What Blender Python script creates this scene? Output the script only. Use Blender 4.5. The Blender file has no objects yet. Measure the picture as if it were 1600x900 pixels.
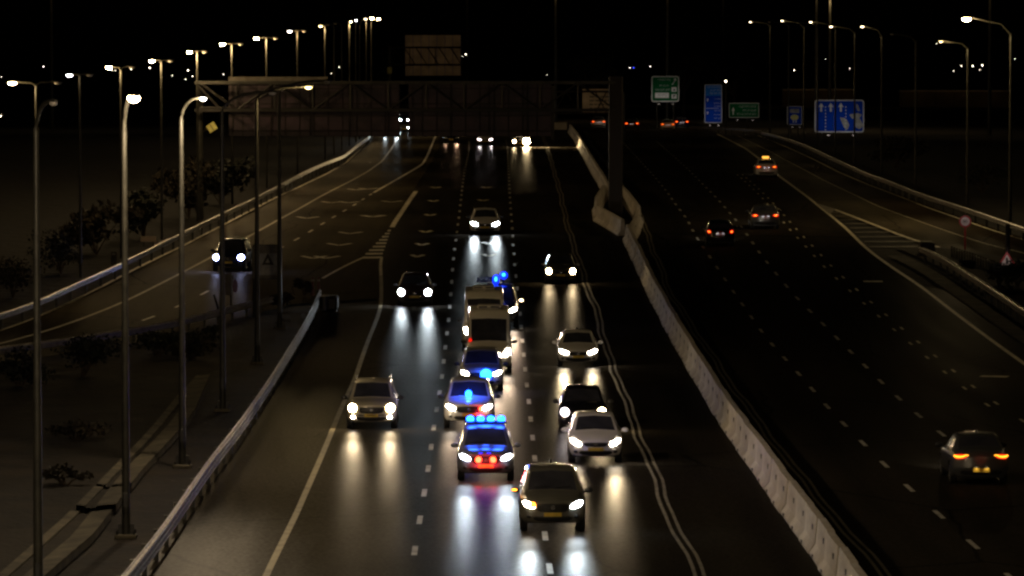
import bpy, math, random
from mathutils import Vector, Matrix
R = math.radians
rnd = random.Random(7)
scene = bpy.context.scene
COL = scene.collection

# ------------------------------------------------------------------ camera
F_PX, CAM_H, HORIZON = 7500.0, 14.0, 83.0
PITCH = math.atan((450 - HORIZON) / F_PX)
cam_d = bpy.data.cameras.new('camera'); cam_d.sensor_width = 36
cam_d.lens = 36 * F_PX / 1600; cam_d.clip_start = 1; cam_d.clip_end = 9000
cam = bpy.data.objects.new('camera', cam_d); COL.objects.link(cam)
cam.location = (0, 0, CAM_H); cam.rotation_euler = (R(90) - PITCH, 0, 0)
scene.camera = cam

# ------------------------------------------------------------------ terrain profile: height by distance down the road
_KN = [(-200, .5), (60, .4), (128, .2), (185, .1), (220, .3), (253, .85), (290, 1.85), (330, 2.65), (371, 3.2), (430, 3.55),
       (535, 3.8), (600, 3.9), (700, 4.0), (1200, 4.2), (5200, 4.2)]
def _hermite(t):
    k = _KN
    for i in range(len(k) - 1):
        if t <= k[i + 1][0] or i == len(k) - 2:
            x0, y0 = k[i]; x1, y1 = k[i + 1]
            def sl(j):
                if j <= 0 or j >= len(k) - 1: return 0
                a = (k[j][1] - k[j-1][1]) / (k[j][0] - k[j-1][0]); b = (k[j+1][1] - k[j][1]) / (k[j+1][0] - k[j][0])
                return 0 if a * b <= 0 else 2 * a * b / (a + b)
            h = x1 - x0; s = max(0, min(1, (t - x0) / h))
            return ((2*s**3 - 3*s*s + 1) * y0 + (s**3 - 2*s*s + s) * h * sl(i) + (-2*s**3 + 3*s*s) * y1 + (s**3 - s*s) * h * sl(i+1))
_TAB = [_hermite(-200 + 4 * i) for i in range(1352)]
def g(y):
    f = (y + 200) / 4
    i = max(0, min(1350, int(f))); f = max(0, min(1, f - i))
    return _TAB[i] * (1 - f) + _TAB[i + 1] * f
def slope(y): return (g(y + 1.5) - g(y - 1.5)) / 3

_cp, _sp = math.cos(PITCH), math.sin(PITCH)
def ray(x, y):
    a, b = (x - 800) / F_PX, (450 - y) / F_PX
    v = Vector((a, _cp + b * _sp, -_sp + b * _cp))
    return v / v.y
def at(x, y, h=0.0):
    """point of the ground (raised by h) seen in direction x, y of the photograph"""
    d = ray(x, y); lo, hi = 20.0, 5000.0
    for _ in range(60):
        m = (lo + hi) / 2
        if CAM_H + d.z * m > g(m) + h: lo = m
        else: hi = m
    return Vector((d.x * lo, lo, g(lo) + h))
def deep(x, y, Y):
    d = ray(x, y); return Vector((d.x * Y, Y, CAM_H + d.z * Y))

class Curve:
    """plan line: X as a function of distance, straight beyond its ends"""
    def __init__(s, px, h=0.0, pre=(), post=()):
        p = [at(x, y, h) for x, y in px]
        p = [(q.y, q.x) for q in p] + list(pre) + list(post)
        p.sort(); s.p = p
    def __call__(s, Y):
        p = s.p
        if Y <= p[0][0]: i = 0
        elif Y >= p[-1][0]: i = len(p) - 2
        else:
            i = 0
            while p[i + 1][0] < Y: i += 1
        (y0, x0), (y1, x1) = p[i], p[i + 1]
        return x0 + (x1 - x0) * (Y - y0) / max(1e-6, y1 - y0)
    def sm(s, Y, r=7): return sum(s(Y + k * r / 3) for k in range(-3, 4)) / 7
    def pts(s, y0, y1, step=4.0, h=0.0, dx=0.0, smooth=True):
        n = max(2, int((y1 - y0) / step) + 1); out = []
        for i in range(n + 1):
            Y = y0 + (y1 - y0) * i / n
            out.append(Vector(((s.sm(Y) if smooth else s(Y)) + dx, Y, g(Y) + h)))
        return out

# ------------------------------------------------------------------ materials
def new_mat(name):
    m = bpy.data.materials.new(name); m.use_nodes = True
    return m, m.node_tree.nodes, m.node_tree.links, m.node_tree.nodes['Principled BSDF']
def noise_col(m, c0, c1, scale, detail=5, stretch=(1, 1, 1), sock='Base Color', lo=.35, hi=.65):
    n, l = m.node_tree.nodes, m.node_tree.links
    tc = n.new('ShaderNodeTexCoord'); mp = n.new('ShaderNodeMapping'); mp.inputs['Scale'].default_value = stretch
    nz = n.new('ShaderNodeTexNoise'); nz.inputs['Scale'].default_value = scale; nz.inputs['Detail'].default_value = detail
    cr = n.new('ShaderNodeValToRGB'); e = cr.color_ramp.elements
    e[0].position, e[1].position = lo, hi; e[0].color = (*c0, 1); e[1].color = (*c1, 1)
    l.new(tc.outputs['Object'], mp.inputs[0]); l.new(mp.outputs[0], nz.inputs['Vector']); l.new(nz.outputs['Fac'], cr.inputs[0])
    if sock: l.new(cr.outputs[0], n['Principled BSDF'].inputs[sock])
    return nz, cr
def bump(m, scale, strength, dist=.02, stretch=(1, 1, 1), detail=4):
    n, l = m.node_tree.nodes, m.node_tree.links
    tc = n.new('ShaderNodeTexCoord'); mp = n.new('ShaderNodeMapping'); mp.inputs['Scale'].default_value = stretch
    nz = n.new('ShaderNodeTexNoise'); nz.inputs['Scale'].default_value = scale; nz.inputs['Detail'].default_value = detail
    b = n.new('ShaderNodeBump'); b.inputs['Strength'].default_value = strength; b.inputs['Distance'].default_value = dist
    l.new(tc.outputs['Object'], mp.inputs[0]); l.new(mp.outputs[0], nz.inputs['Vector'])
    l.new(nz.outputs['Fac'], b.inputs['Height']); l.new(b.outputs[0], n['Principled BSDF'].inputs['Normal'])
def plain(name, col, rough=.5, metal=0.0, coat=0.0, var=.12, scale=6, spec=.5):
    m, n, l, b = new_mat(name)
    c0 = tuple(c * (1 - var) for c in col); c1 = tuple(min(1, c * (1 + var)) for c in col)
    noise_col(m, c0, c1, scale)
    b.inputs['Roughness'].default_value = rough; b.inputs['Metallic'].default_value = metal
    b.inputs['Coat Weight'].default_value = coat; b.inputs['Coat Roughness'].default_value = .06
    b.inputs['Specular IOR Level'].default_value = spec
    return m
def glow(name, col, strength, base=(.02, .02, .02), sample=False):
    m, n, l, b = new_mat(name)
    b.inputs['Base Color'].default_value = (*base, 1); b.inputs['Roughness'].default_value = .3
    b.inputs['Emission Color'].default_value = (*col, 1); b.inputs['Emission Strength'].default_value = strength
    m.cycles.emission_sampling = 'AUTO' if sample else 'NONE'
    return m

def asphalt(name, c0, c1, rough, spec=.26):
    m, n, l, b = new_mat(name)
    nz, cr = noise_col(m, c0, c1, .55, 6, (1.0, .06, 1), None, .3, .7)
    tc = n.new('ShaderNodeTexCoord')
    fine = n.new('ShaderNodeTexNoise'); fine.inputs['Scale'].default_value = 9; fine.inputs['Detail'].default_value = 8
    l.new(tc.outputs['Object'], fine.inputs['Vector'])
    patch = n.new('ShaderNodeTexNoise'); patch.inputs['Scale'].default_value = .12; patch.inputs['Detail'].default_value = 3
    l.new(tc.outputs['Object'], patch.inputs['Vector'])
    mx = n.new('ShaderNodeMix'); mx.data_type = 'RGBA'; mx.blend_type = 'MULTIPLY'; mx.inputs[0].default_value = .55
    l.new(cr.outputs[0], mx.inputs['A']); 
    cr2 = n.new('ShaderNodeValToRGB'); cr2.color_ramp.elements[0].position = .3; cr2.color_ramp.elements[1].position = .7
    cr2.color_ramp.elements[0].color = (.45, .45, .45, 1); l.new(fine.outputs['Fac'], cr2.inputs[0]); l.new(cr2.outputs[0], mx.inputs['B'])
    # tar sealed cracks and repairs
    vo = n.new('ShaderNodeTexVoronoi'); vo.feature = 'DISTANCE_TO_EDGE'; vo.inputs['Scale'].default_value = .09
    mpv = n.new('ShaderNodeMapping'); mpv.inputs['Scale'].default_value = (1, .45, 1)
    dis = n.new('ShaderNodeVectorMath'); dis.operation = 'MULTIPLY_ADD'; dis.inputs[1].default_value = (1.6, 1.6, 0)
    l.new(patch.outputs['Color'], dis.inputs[0]); l.new(tc.outputs['Object'], dis.inputs[2]); l.new(dis.outputs[0], mpv.inputs[0]); l.new(mpv.outputs[0], vo.inputs['Vector'])
    ck = n.new('ShaderNodeMapRange'); ck.inputs[1].default_value = .002; ck.inputs[2].default_value = .007; ck.inputs[3].default_value = .45; ck.inputs[4].default_value = 1
    l.new(vo.outputs['Distance'], ck.inputs[0])
    mx2 = n.new('ShaderNodeMix'); mx2.data_type = 'RGBA'; mx2.blend_type = 'MULTIPLY'; mx2.inputs[0].default_value = 1
    l.new(mx.outputs['Result'], mx2.inputs['A']); l.new(ck.outputs[0], mx2.inputs['B'])
    l.new(mx2.outputs['Result'], b.inputs['Base Color'])
    rr = n.new('ShaderNodeMapRange'); rr.inputs[1].default_value = .3; rr.inputs[2].default_value = .7
    rr.inputs[3].default_value = rough - .05; rr.inputs[4].default_value = rough + .06
    l.new(nz.outputs['Fac'], rr.inputs[0])
    bp = n.new('ShaderNodeBump'); bp.inputs['Strength'].default_value = .25; bp.inputs['Distance'].default_value = .012
    l.new(fine.outputs['Fac'], bp.inputs['Height']); l.new(bp.outputs[0], b.inputs['Normal'])
    b.inputs['Specular IOR Level'].default_value = 0; b.inputs['Roughness'].default_value = .52
    # worn, polished stone tops: a tight sheen that only shows at a low angle
    gls = n.new('ShaderNodeBsdfGlossy'); gls.distribution = 'BECKMANN'; l.new(rr.outputs[0], gls.inputs['Roughness']); l.new(bp.outputs[0], gls.inputs['Normal'])
    fr = n.new('ShaderNodeFresnel'); fr.inputs['IOR'].default_value = 1.3
    mul = n.new('ShaderNodeMath'); mul.operation = 'MULTIPLY'; l.new(fr.outputs[0], mul.inputs[0])
    wv = n.new('ShaderNodeMapRange'); wv.inputs[1].default_value = .3; wv.inputs[2].default_value = .7; wv.inputs[3].default_value = spec * .6; wv.inputs[4].default_value = spec * 1.4
    l.new(fine.outputs['Fac'], wv.inputs[0]); l.new(wv.outputs[0], mul.inputs[1])
    mxs = n.new('ShaderNodeMixShader'); l.new(mul.outputs[0], mxs.inputs[0]); l.new(b.outputs[0], mxs.inputs[1]); l.new(gls.outputs[0], mxs.inputs[2])
    l.new(mxs.outputs[0], n['Material Output'].inputs['Surface'])
    return m

M = {}
M['asphalt'] = asphalt('asphalt', (.024, .0212, .0172), (.050, .0435, .034), .385, .115)
M['asphalt_dry'] = asphalt('asphalt_dry', (.024, .0205, .016), (.050, .043, .033), .42, .022)
M['asphalt_ramp'] = asphalt('asphalt_ramp', (.062, .053, .036), (.112, .096, .066), .36, .022)
M['asphalt_shoulder'] = asphalt('asphalt_shoulder', (.034, .026, .018), (.056, .043, .028), .4, .02)
m, n, l, b = new_mat('dirt'); noise_col(m, (.004, .0028, .0014), (.018, .012, .0062), .45, 8); bump(m, 3.5, .9, .12, detail=8); b.inputs['Roughness'].default_value = .95; M['dirt'] = m
m, n, l, b = new_mat('ground'); noise_col(m, (.0016, .0013, .0009), (.005, .004, .0024), .08, 8); bump(m, .8, .8, .3); b.inputs['Roughness'].default_value = 1; M['ground'] = m
def paint(name, c, wear):
    m, n, l, b = new_mat(name)
    nz, cr = noise_col(m, tuple(v * wear for v in c), c, 2.2, 8, (1, .5, 1), 'Base Color', .32, .55)
    b.inputs['Roughness'].default_value = .6; return m
M['white_paint'] = paint('white_paint', (.56, .545, .51), .5)
M['yellow_paint'] = paint('yellow_paint', (.36, .31, .18), .6)
M['worn_paint'] = paint('worn_paint', (.22, .195, .145), .5)
M['cream_paint'] = paint('cream_paint', (.78, .70, .50), .65)
m, n, l, b = new_mat('concrete'); nz, cr = noise_col(m, (.46, .41, .36), (.72, .66, .58), .9, 8, (1, 1, 2.2), 'Base Color', .28, .72); bump(m, 14, .3, .02); b.inputs['Roughness'].default_value = .8; M['concrete'] = m
m, n, l, b = new_mat('old_concrete'); noise_col(m, (.035, .030, .020), (.11, .095, .062), .8, 9, (1, 1, 1), 'Base Color', .35, .65); bump(m, 6, .6, .05); b.inputs['Roughness'].default_value = .9; M['old_concrete'] = m
m, n, l, b = new_mat('galvanised_steel'); noise_col(m, (.36, .34, .34), (.62, .60, .60), 3, 6); b.inputs['Metallic'].default_value = .85; b.inputs['Roughness'].default_value = .42; M['steel'] = m
m, n, l, b = new_mat('weathered_steel'); noise_col(m, (.022, .0215, .017), (.048, .046, .036), 2, 6); b.inputs['Metallic'].default_value = .3; b.inputs['Roughness'].default_value = .5; M['pole'] = m
M['brown_steel'] = plain('brown_steel', (.016, .010, .008), .6, .2)
M['truss'] = plain('truss_steel', (.022, .020, .018), .55, .3)
m, n, l, b = new_mat('sign_back'); noise_col(m, (.024, .0125, .021), (.052, .027, .045), .7, 3); b.inputs['Metallic'].default_value = .1; b.inputs['Roughness'].default_value = .45; M['sign_back'] = m  # purple tint holds the police lights' glow in the colour
M['van_glass'] = plain('van_glass', (.05, .052, .075), .12)
M['sign_back_tan'] = plain('sign_back_tan', (.48, .38, .30), .55, .3, var=.2, scale=.8)
M['tyre'] = plain('tyre_rubber', (.018, .018, .018), .85)
M['dark_plastic'] = plain('dark_plastic', (.022, .022, .023), .45)
M['rim'] = plain('wheel_rim', (.35, .35, .36), .35, .8)
M['chrome'] = plain('chrome', (.6, .6, .6), .2, .95)
m, n, l, b = new_mat('car_glass'); noise_col(m, (.035, .036, .046), (.055, .056, .068), 2); b.inputs['Roughness'].default_value = .10; b.inputs['Specular IOR Level'].default_value = .6; M['glass'] = m
M['plate'] = plain('plate_yellow', (.75, .52, .06), .5)
for nm, c, ro, me in [('white', (.82, .80, .77), .3, 0), ('silver', (.50, .49, .47), .32, .3), ('grey', (.13, .135, .13), .3, .5), ('dark', (.025, .025, .028), .25, .3),
                      ('black', (.010, .010, .012), .22, .2), ('gold', (.62, .56, .42), .32, .2), ('red', (.10, .06, .058), .3, .3), ('navy', (.012, .018, .05), .25, .3),
                      ('van', (.82, .78, .70), .35, 0), ('police', (.17, .17, .21), .3, 0), ('olive', (.20, .195, .16), .3, .4)]:
    M['car_' + nm] = plain('car_paint_' + nm, c, ro, me, .8, .05, 2)
M['hl_cold'] = glow('headlight_cold', (.84, .92, 1.0), 120, sample=True)
M['hl_warm'] = glow('headlight_warm', (1.0, .74, .40), 85, sample=True)
M['hl_white'] = glow('headlight_white', (1.0, .86, .68), 95, sample=True)
M['hl_glare'] = glow('headlight_glare', (1.0, .74, .38), 1600, sample=True)
M['hl_blue'] = glow('headlight_bluish', (.42, .48, 1.0), 110, sample=True)
M['hl_dim'] = glow('headlight_dim', (1.0, .85, .85), 12)
M['hl_off'] = plain('headlight_unlit', (.3, .3, .3), .2)
M['amber'] = glow('indicator_amber', (1.0, .30, .02), 9)
M['tail_red'] = glow('tail_lens_red', (1.0, .012, .004), 1.0, (.2, .005, .003))
M['tail_hot'] = glow('tail_bulb', (1.0, .34, .02), 3.0, sample=True)
M['tail_soft'] = glow('tail_bulb_soft', (1.0, .22, .02), 4.5, sample=True)
M['blue'] = glow('beacon_blue', (.007, .085, 1.0), 17, (.02, .05, .4), True)
M['blue_dim'] = glow('beacon_blue_dim', (.004, .02, 1.0), 2.2, (.02, .05, .4))
M['red_flash'] = glow('flasher_red', (1.0, .05, .015), 14, sample=True)
M['taxi'] = glow('taxi_sign', (1.0, .45, .06), 1.8, (.6, .4, .05))
M['marker'] = glow('marker_lamp', (1, .7, .4), 14)
M['lamp_lit'] = glow('street_lamp_lens', (1.0, .74, .38), 150)
M['lamp_mid'] = glow('street_lamp_lens_soft', (1.0, .80, .5), 9)
M['lamp_yellow'] = glow('street_lamp_lens_yellow', (1.0, .78, .25), 9)
M['lamp_cold'] = glow('street_lamp_lens_cold', (.95, .97, 1.0), 14)
M['far_lamp'] = glow('far_lamp', (1.0, .85, .62), 14)
M['far_lamp_blue'] = glow('far_lamp_blue', (.05, .08, 1.0), 7)
M['lamp_off'] = plain('lamp_lens_unlit', (.35, .33, .30), .3)
M['sign_green'] = plain('sign_green', (.006, .10, .032), .85, var=.05, spec=.05)
M['sign_blue'] = plain('sign_blue', (.003, .045, .42), .85, var=.06, spec=.05)
M['sign_light_blue'] = plain('sign_light_blue', (.02, .16, .60), .85, var=.06, spec=.05)
M['sign_white'] = plain('sign_white', (.66, .66, .66), .5)
M['sign_grey'] = plain('sign_grey', (.30, .30, .29), .6, var=.3, scale=2)
M['sign_red'] = plain('sign_red', (.42, .035, .045), .5)
M['sign_pink'] = plain('sign_pale', (.62, .52, .52), .5)
M['sign_black'] = plain('sign_black', (.015, .015, .015), .5)
M['sign_yellow'] = plain('sign_yellow', (.55, .52, .16), .5)
M['dusty_board'] = plain('dusty_board', (.15, .135, .11), .7, var=.25, scale=2)
m, n, l, b = new_mat('leaves'); noise_col(m, (.004, .006, .003), (.018, .020, .008), .9, 3); b.inputs['Roughness'].default_value = .7; M['leaves'] = m
m, n, l, b = new_mat('dry_leaves'); noise_col(m, (.010, .008, .004), (.030, .022, .010), .9, 3); b.inputs['Roughness'].default_value = .8; M['dry'] = m
M['bark'] = plain('bark', (.07, .05, .035), .9, var=.4)
M['wall_tan'] = plain('wall_tan', (.20, .145, .08), .9, var=.25, scale=.3)

# ------------------------------------------------------------------ mesh helpers
class MB:
    def __init__(s): s.v = []; s.f = []; s.mi = []; s.cur = 0
    def add(s, vs, fs):
        o = len(s.v); s.v += [Vector(v) for v in vs]; s.f += [tuple(i + o for i in f) for f in fs]; s.mi += [s.cur] * len(fs); return s
    def box(s, c, d, rz=0.0, mat=None, bev=0.0):
        x, y, z = d[0] / 2, d[1] / 2, d[2] / 2
        if bev:
            b = min(bev, x * .9, y * .9, z * .9)
            ring = lambda xx, yy, zz: [(-xx + b, -yy, zz), (xx - b, -yy, zz), (xx, -yy + b, zz), (xx, yy - b, zz), (xx - b, yy, zz), (-xx + b, yy, zz), (-xx, yy - b, zz), (-xx, -yy + b, zz)]
            vs = ring(x - b, y - b, -z) + ring(x, y, -z + b) + ring(x, y, z - b) + ring(x - b, y - b, z)
            fs = [tuple(range(7, -1, -1)), tuple(range(24, 32))]
            for k in range(3):
                for i in range(8): fs.append((k*8 + i, k*8 + (i+1) % 8, k*8 + 8 + (i+1) % 8, k*8 + 8 + i))
        else:
            vs = [(i, j, k) for k in (-z, z) for j in (-y, y) for i in (-x, x)]
            fs = [(0, 2, 3, 1), (4, 5, 7, 6), (0, 1, 5, 4), (2, 6, 7, 3), (0, 4, 6, 2), (1, 3, 7, 5)]
        T = mat if mat is not None else Matrix.Rotation(rz, 4, 'Z')
        c = Vector(c)
        return s.add([T @ Vector(v) + c for v in vs], fs)
    def tube(s, pts, r, n=10, caps=True):
        pts = [Vector(p) for p in pts]; rs = r if isinstance(r, (list, tuple)) else [r] * len(pts)
        vs = []
        for i, p in enumerate(pts):
            t = (pts[min(i + 1, len(pts) - 1)] - pts[max(i - 1, 0)]).normalized()
            a = Vector((0, 0, 1)) if abs(t.z) < .9 else Vector((1, 0, 0))
            u = t.cross(a).normalized(); w = t.cross(u)
            vs += [p + (u * math.cos(2*math.pi*k/n) + w * math.sin(2*math.pi*k/n)) * rs[i] for k in range(n)]
        fs = [(i*n + k, i*n + (k+1) % n, (i+1)*n + (k+1) % n, (i+1)*n + k) for i in range(len(pts) - 1) for k in range(n)]
        if caps: fs += [tuple(range(n - 1, -1, -1)), tuple(range((len(pts)-1)*n, len(pts)*n))]
        return s.add(vs, fs)
    def ball(s, c, r, n=10, m=7, zmin=-1.0):
        c = Vector(c); rx, ry, rz = r if isinstance(r, (tuple, list)) else (r, r, r); vs = []
        for i in range(m + 1):
            a = -math.pi/2 + math.pi * i / m; zz = max(zmin, math.sin(a))
            for k in range(n):
                q = 2*math.pi*k/n; vs.append(c + Vector((rx*math.cos(a)*math.cos(q), ry*math.cos(a)*math.sin(q), rz*zz)))
        return s.add(vs, [(i*n + k, i*n + (k+1) % n, (i+1)*n + (k+1) % n, (i+1)*n + k) for i in range(m) for k in range(n)])
    def strip(s, left, right):
        n = len(left)
        return s.add(list(left) + list(right), [(i, n + i, n + i + 1, i + 1) for i in range(n - 1)])
    def ribbon(s, pts, w, dz=0.0, y0=None):
        L, Rr = [], []
        for i, p in enumerate(pts):
            t = pts[min(i+1, len(pts)-1)] - pts[max(i-1, 0)]; nrm = Vector((t.y, -t.x, 0)).normalized()
            a, c = p - nrm * w / 2, p + nrm * w / 2
            L.append(Vector((a.x, a.y, g(a.y) + dz))); Rr.append(Vector((c.x, c.y, g(c.y) + dz)))
        return s.strip(L, Rr)
    def sweep(s, pts, prof, closed=False, right=None):
        """profile (sideways, up) swept along pts; sideways is to the right of travel"""
        k = len(prof); vs = []
        for i, p in enumerate(pts):
            t = pts[min(i+1, len(pts)-1)] - pts[max(i-1, 0)]; nrm = Vector((t.y, -t.x, 0)).normalized()
            vs += [p + nrm * a + Vector((0, 0, c)) for a, c in prof]
        kk = k if closed else k - 1
        fs = [(i*k + j, i*k + (j+1) % k, (i+1)*k + (j+1) % k, (i+1)*k + j) for i in range(len(pts) - 1) for j in range(kk)]
        if closed: fs += [tuple(range(k - 1, -1, -1)), tuple(range((len(pts)-1)*k, len(pts)*k))]
        return s.add(vs, fs)
    def poly(s, outline, depth=0.0, axis=Vector((0, 1, 0))):
        n = len(outline); o = [Vector(p) for p in outline]
        if not depth: return s.add(o, [tuple(range(n))])
        q = [p + axis * depth for p in o]
        return s.add(o + q, [tuple(range(n)), tuple(range(2*n - 1, n - 1, -1))] + [(i, n + i, n + (i+1) % n, (i+1) % n) for i in range(n)])
    def build(s, name, mats, parent=None, origin=None, smooth=None, local=True):
        o = Vector(origin) if origin is not None else Vector((0, 0, 0))
        me = bpy.data.meshes.new(name); me.from_pydata([tuple(v - o) for v in s.v], [], s.f)
        mats = mats if isinstance(mats, (list, tuple)) else [mats]
        for mt in mats: me.materials.append(M[mt] if isinstance(mt, str) else mt)
        if len(mats) > 1: me.polygons.foreach_set('material_index', s.mi)
        me.validate(); me.update()
        if smooth is not None:
            me.shade_smooth(); me.set_sharp_from_angle(angle=R(smooth))
        ob = bpy.data.objects.new(name, me); COL.objects.link(ob)
        if parent is not None: ob.parent = parent
        elif origin is not None: ob.location = o
        return ob
def tag(o, label=None, cat=None, group=None, kind=None):
    if label: o['label'] = label
    if cat: o['category'] = cat
    if group: o['group'] = group
    if kind: o['kind'] = kind
    return o
def thing(name, label, cat, loc, rz=0.0, group=None):
    o = bpy.data.objects.new(name, None); COL.objects.link(o); o.empty_display_size = .3
    o.location = loc; o.rotation_euler = (0, 0, rz)
    return tag(o, label, cat, group)
def light(name, kind, loc, energy, col, parent=None, rot=None, size=None, blend=1.0, rad=.1):
    d = bpy.data.lights.new(name, kind); d.energy = energy; d.color = col
    if kind == 'SPOT': d.spot_size = size; d.spot_blend = blend
    d.shadow_soft_size = rad
    o = bpy.data.objects.new(name, d); COL.objects.link(o); o.location = loc
    if rot: o.rotation_euler = rot
    if parent is not None: o.parent = parent
    return o
def lerp(a, b, t): return a + (b - a) * t
def keyed(k, x):
    if x <= k[0][0]: return k[0][1]
    for (a, p), (b, q) in zip(k, k[1:]):
        if x <= b: return p + (q - p) * (x - a) / (b - a)
    return k[-1][1]
def keyed_s(k, x, r=.07): return (keyed(k, x - r) + 2 * keyed(k, x) + keyed(k, x + r)) / 4
# ------------------------------------------------------------------ plan curves read along the road
C_EDGE = Curve([(417, 897), (432, 862), (454, 825), (472, 782), (492, 737), (510, 695), (519, 673), (536, 630), (550, 605), (562, 570), (572, 540), (582, 515), (591, 495), (596, 475), (596, 447), (594, 402), (597, 400), (612, 355), (632, 325), (650, 299), (672, 262), (690, 232)], post=[(900, -13.5), (1400, -20)])
C_DBL = Curve([(1091, 897), (1079, 865), (1059, 830), (1037, 787), (1029, 757), (1014, 717), (996, 675), (981, 640), (976, 612), (964, 590), (954, 570), (951, 555), (944, 532), (938, 507), (931, 480), (918, 450), (905, 410), (897, 385), (887, 355), (883, 337), (875, 300), (866, 270), (861, 250), (853, 225)], post=[(900, 3.0), (1400, -4)])
C_BAR = Curve([(1285, 900), (1250, 847), (1220, 807), (1199, 776), (1172, 732), (1150, 702), (1129, 675), (1107, 637), (1082, 592), (1050, 538), (1027, 493), (1006, 450), (995, 425), (980, 395), (970, 370), (956, 335), (942, 306), (920, 265), (899, 225), (880, 197)], post=[(900, 6.5), (1400, 2)])
C_RDBL = Curve([(1380, 897), (1325, 830), (1262, 760), (1198, 675), (1150, 612), (1112, 555), (1075, 500), (1042, 450), (1032, 415), (1017, 385), (1007, 350), (990, 318), (975, 294), (950, 258), (925, 227)], post=[(900, 11), (1400, 14)])
C_DA = Curve([(1575, 899), (1524, 854), (1471, 807), (1432, 774), (1391, 735), (1361, 705), (1327, 671), (1301, 645), (1279, 620), (1259, 596), (1237, 572), (1217, 550), (1199, 530), (1171, 491), (1147, 457), (1125, 425), (1105, 396), (1087, 369), (1072, 340), (1055, 319), (1040, 297), (1025, 279), (1005, 257), (985, 235)])
C_DB = Curve([(1597, 775), (1470, 677), (1436, 650), (1406, 624), (1377, 597), (1335, 555), (1295, 515), (1240, 460), (1212, 427), (1187, 396), (1159, 355), (1129, 320), (1100, 290), (1070, 260), (1050, 242)])
C_DC = Curve([(1587, 656), (1547, 629), (1512, 604), (1484, 580), (1457, 559), (1432, 537), (1407, 517), (1367, 482), (1330, 450), (1292, 415), (1266, 386), (1240, 359), (1215, 330)])
C_REDGE = Curve([(1597, 566), (1550, 532), (1500, 495), (1442, 449), (1412, 430), (1385, 412), (1355, 390), (1320, 355), (1277, 320), (1247, 297), (1217, 275), (1195, 255), (1165, 232), (1130, 214)])
C_D1 = Curve([(648, 861), (655, 817), (662, 776), (668, 739), (673, 707), (676, 677), (681, 649), (685, 621), (690, 597), (692, 575), (695, 551), (697, 531), (700, 511), (703, 480), (705, 450), (708, 410), (713, 370), (717, 340), (720, 314), (722, 295), (727, 262), (733, 235)], post=[(900, -8), (1400, -15)])
C_D2 = Curve([(859, 889), (852, 841), (844, 780), (836, 724), (833, 692), (830, 662), (827, 634), (824, 607), (821, 585), (819, 562), (817, 540), (815, 521), (814, 502), (808, 450), (803, 400), (800, 350), (797, 314), (795, 275), (793, 235)], post=[(900, -2), (1400, -8)])
# left ramp
C_RL_OUT = Curve([(0, 490), (60, 471), (100, 450), (192, 410), (280, 366), (350, 332), (399, 309), (437, 289), (482, 265), (512, 252), (537, 243), (560, 225), (575, 215)], .8, post=[(900, -22), (1400, -32)])
C_RL_EDGE = Curve([(0, 517), (70, 492), (141, 457), (200, 426), (287, 384), (352, 350), (407, 321), (472, 290), (510, 272), (540, 255), (562, 234), (578, 218)], post=[(900, -20.5)])
C_RL_SOLID = Curve([(0, 537), (70, 519), (120, 501), (160, 486), (200, 469), (237, 450), (287, 425), (327, 404), (397, 365), (440, 341), (475, 322), (520, 297), (550, 282), (575, 268), (597, 252), (612, 232), (620, 218)], post=[(900, -17.5)])
C_RL_DASH = Curve([(225, 501), (245, 495), (295, 470), (335, 450), (395, 412), (462, 375), (485, 362), (500, 352), (525, 337), (537, 330), (556, 319), (584, 301)])
C_RL_MID = Curve([(0, 541), (125, 525), (192, 515), (282, 499), (342, 482), (397, 467), (440, 458), (480, 450), (497, 443)], .78)
C_MED = Curve([(191, 900), (235, 847), (270, 800), (307, 745), (342, 697), (362, 675), (400, 622), (425, 585), (450, 545), (475, 505), (495, 465), (500, 452)], .85)
# right ramp
C_RR_OUT = Curve([(1597, 355), (1570, 346), (1500, 322), (1437, 302), (1400, 287), (1350, 269), (1300, 246), (1255, 225), (1215, 212), (1190, 206)], .8)
C_RR_EDGE = Curve([(1597, 374), (1550, 360), (1497, 341), (1450, 325), (1400, 305), (1360, 290), (1312, 270), (1265, 246), (1225, 228), (1190, 214)])
C_RR_LANE = Curve([(1597, 395), (1550, 385), (1512, 372), (1475, 360), (1425, 342), (1370, 322), (1325, 300), (1287, 282), (1250, 262), (1225, 249), (1200, 235), (1165, 218)])
C_RR_GORE = Curve([(1465, 386), (1425, 375), (1375, 355), (1300, 326)])
C_RG_RAIL = Curve([(1597, 482), (1547, 449), (1512, 427), (1470, 400), (1437, 386)], .75)

# ------------------------------------------------------------------ the setting
def rows(y0, y1, step=4.0):
    i0 = math.floor(y0 / 4) * 4; out = []; y = i0
    while y <= y1: out.append(y); y += step
    return out
def sheet(name, fa, fb, y0, y1, dz, mat, nx=6, step=4.0, hf=None):
    ys = rows(y0, y1, step); mb = MB(); vs = []
    for Y in ys:
        a, b = fa(Y), fb(Y)
        for i in range(nx + 1):
            x = a + (b - a) * i / nx
            vs.append((x, Y, g(Y) + dz + (hf(x, Y, i / nx) if hf else 0)))
    k = nx + 1
    mb.add(vs, [(j*k + i, j*k + i + 1, (j+1)*k + i + 1, (j+1)*k + i) for j in range(len(ys) - 1) for i in range(nx)])
    return tag(mb.build(name, mat), kind='structure')
gr = MB(); ysg = [y for y in range(-200, 1400, 4)] + [1400 + 60*i for i in range(60)]
xsg = [-900, -400, -200, -120, -80, -60, -45, -30, -15, 0, 15, 30, 45, 60, 80, 120, 200, 400, 900]
from mathutils import noise as mnoise
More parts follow.
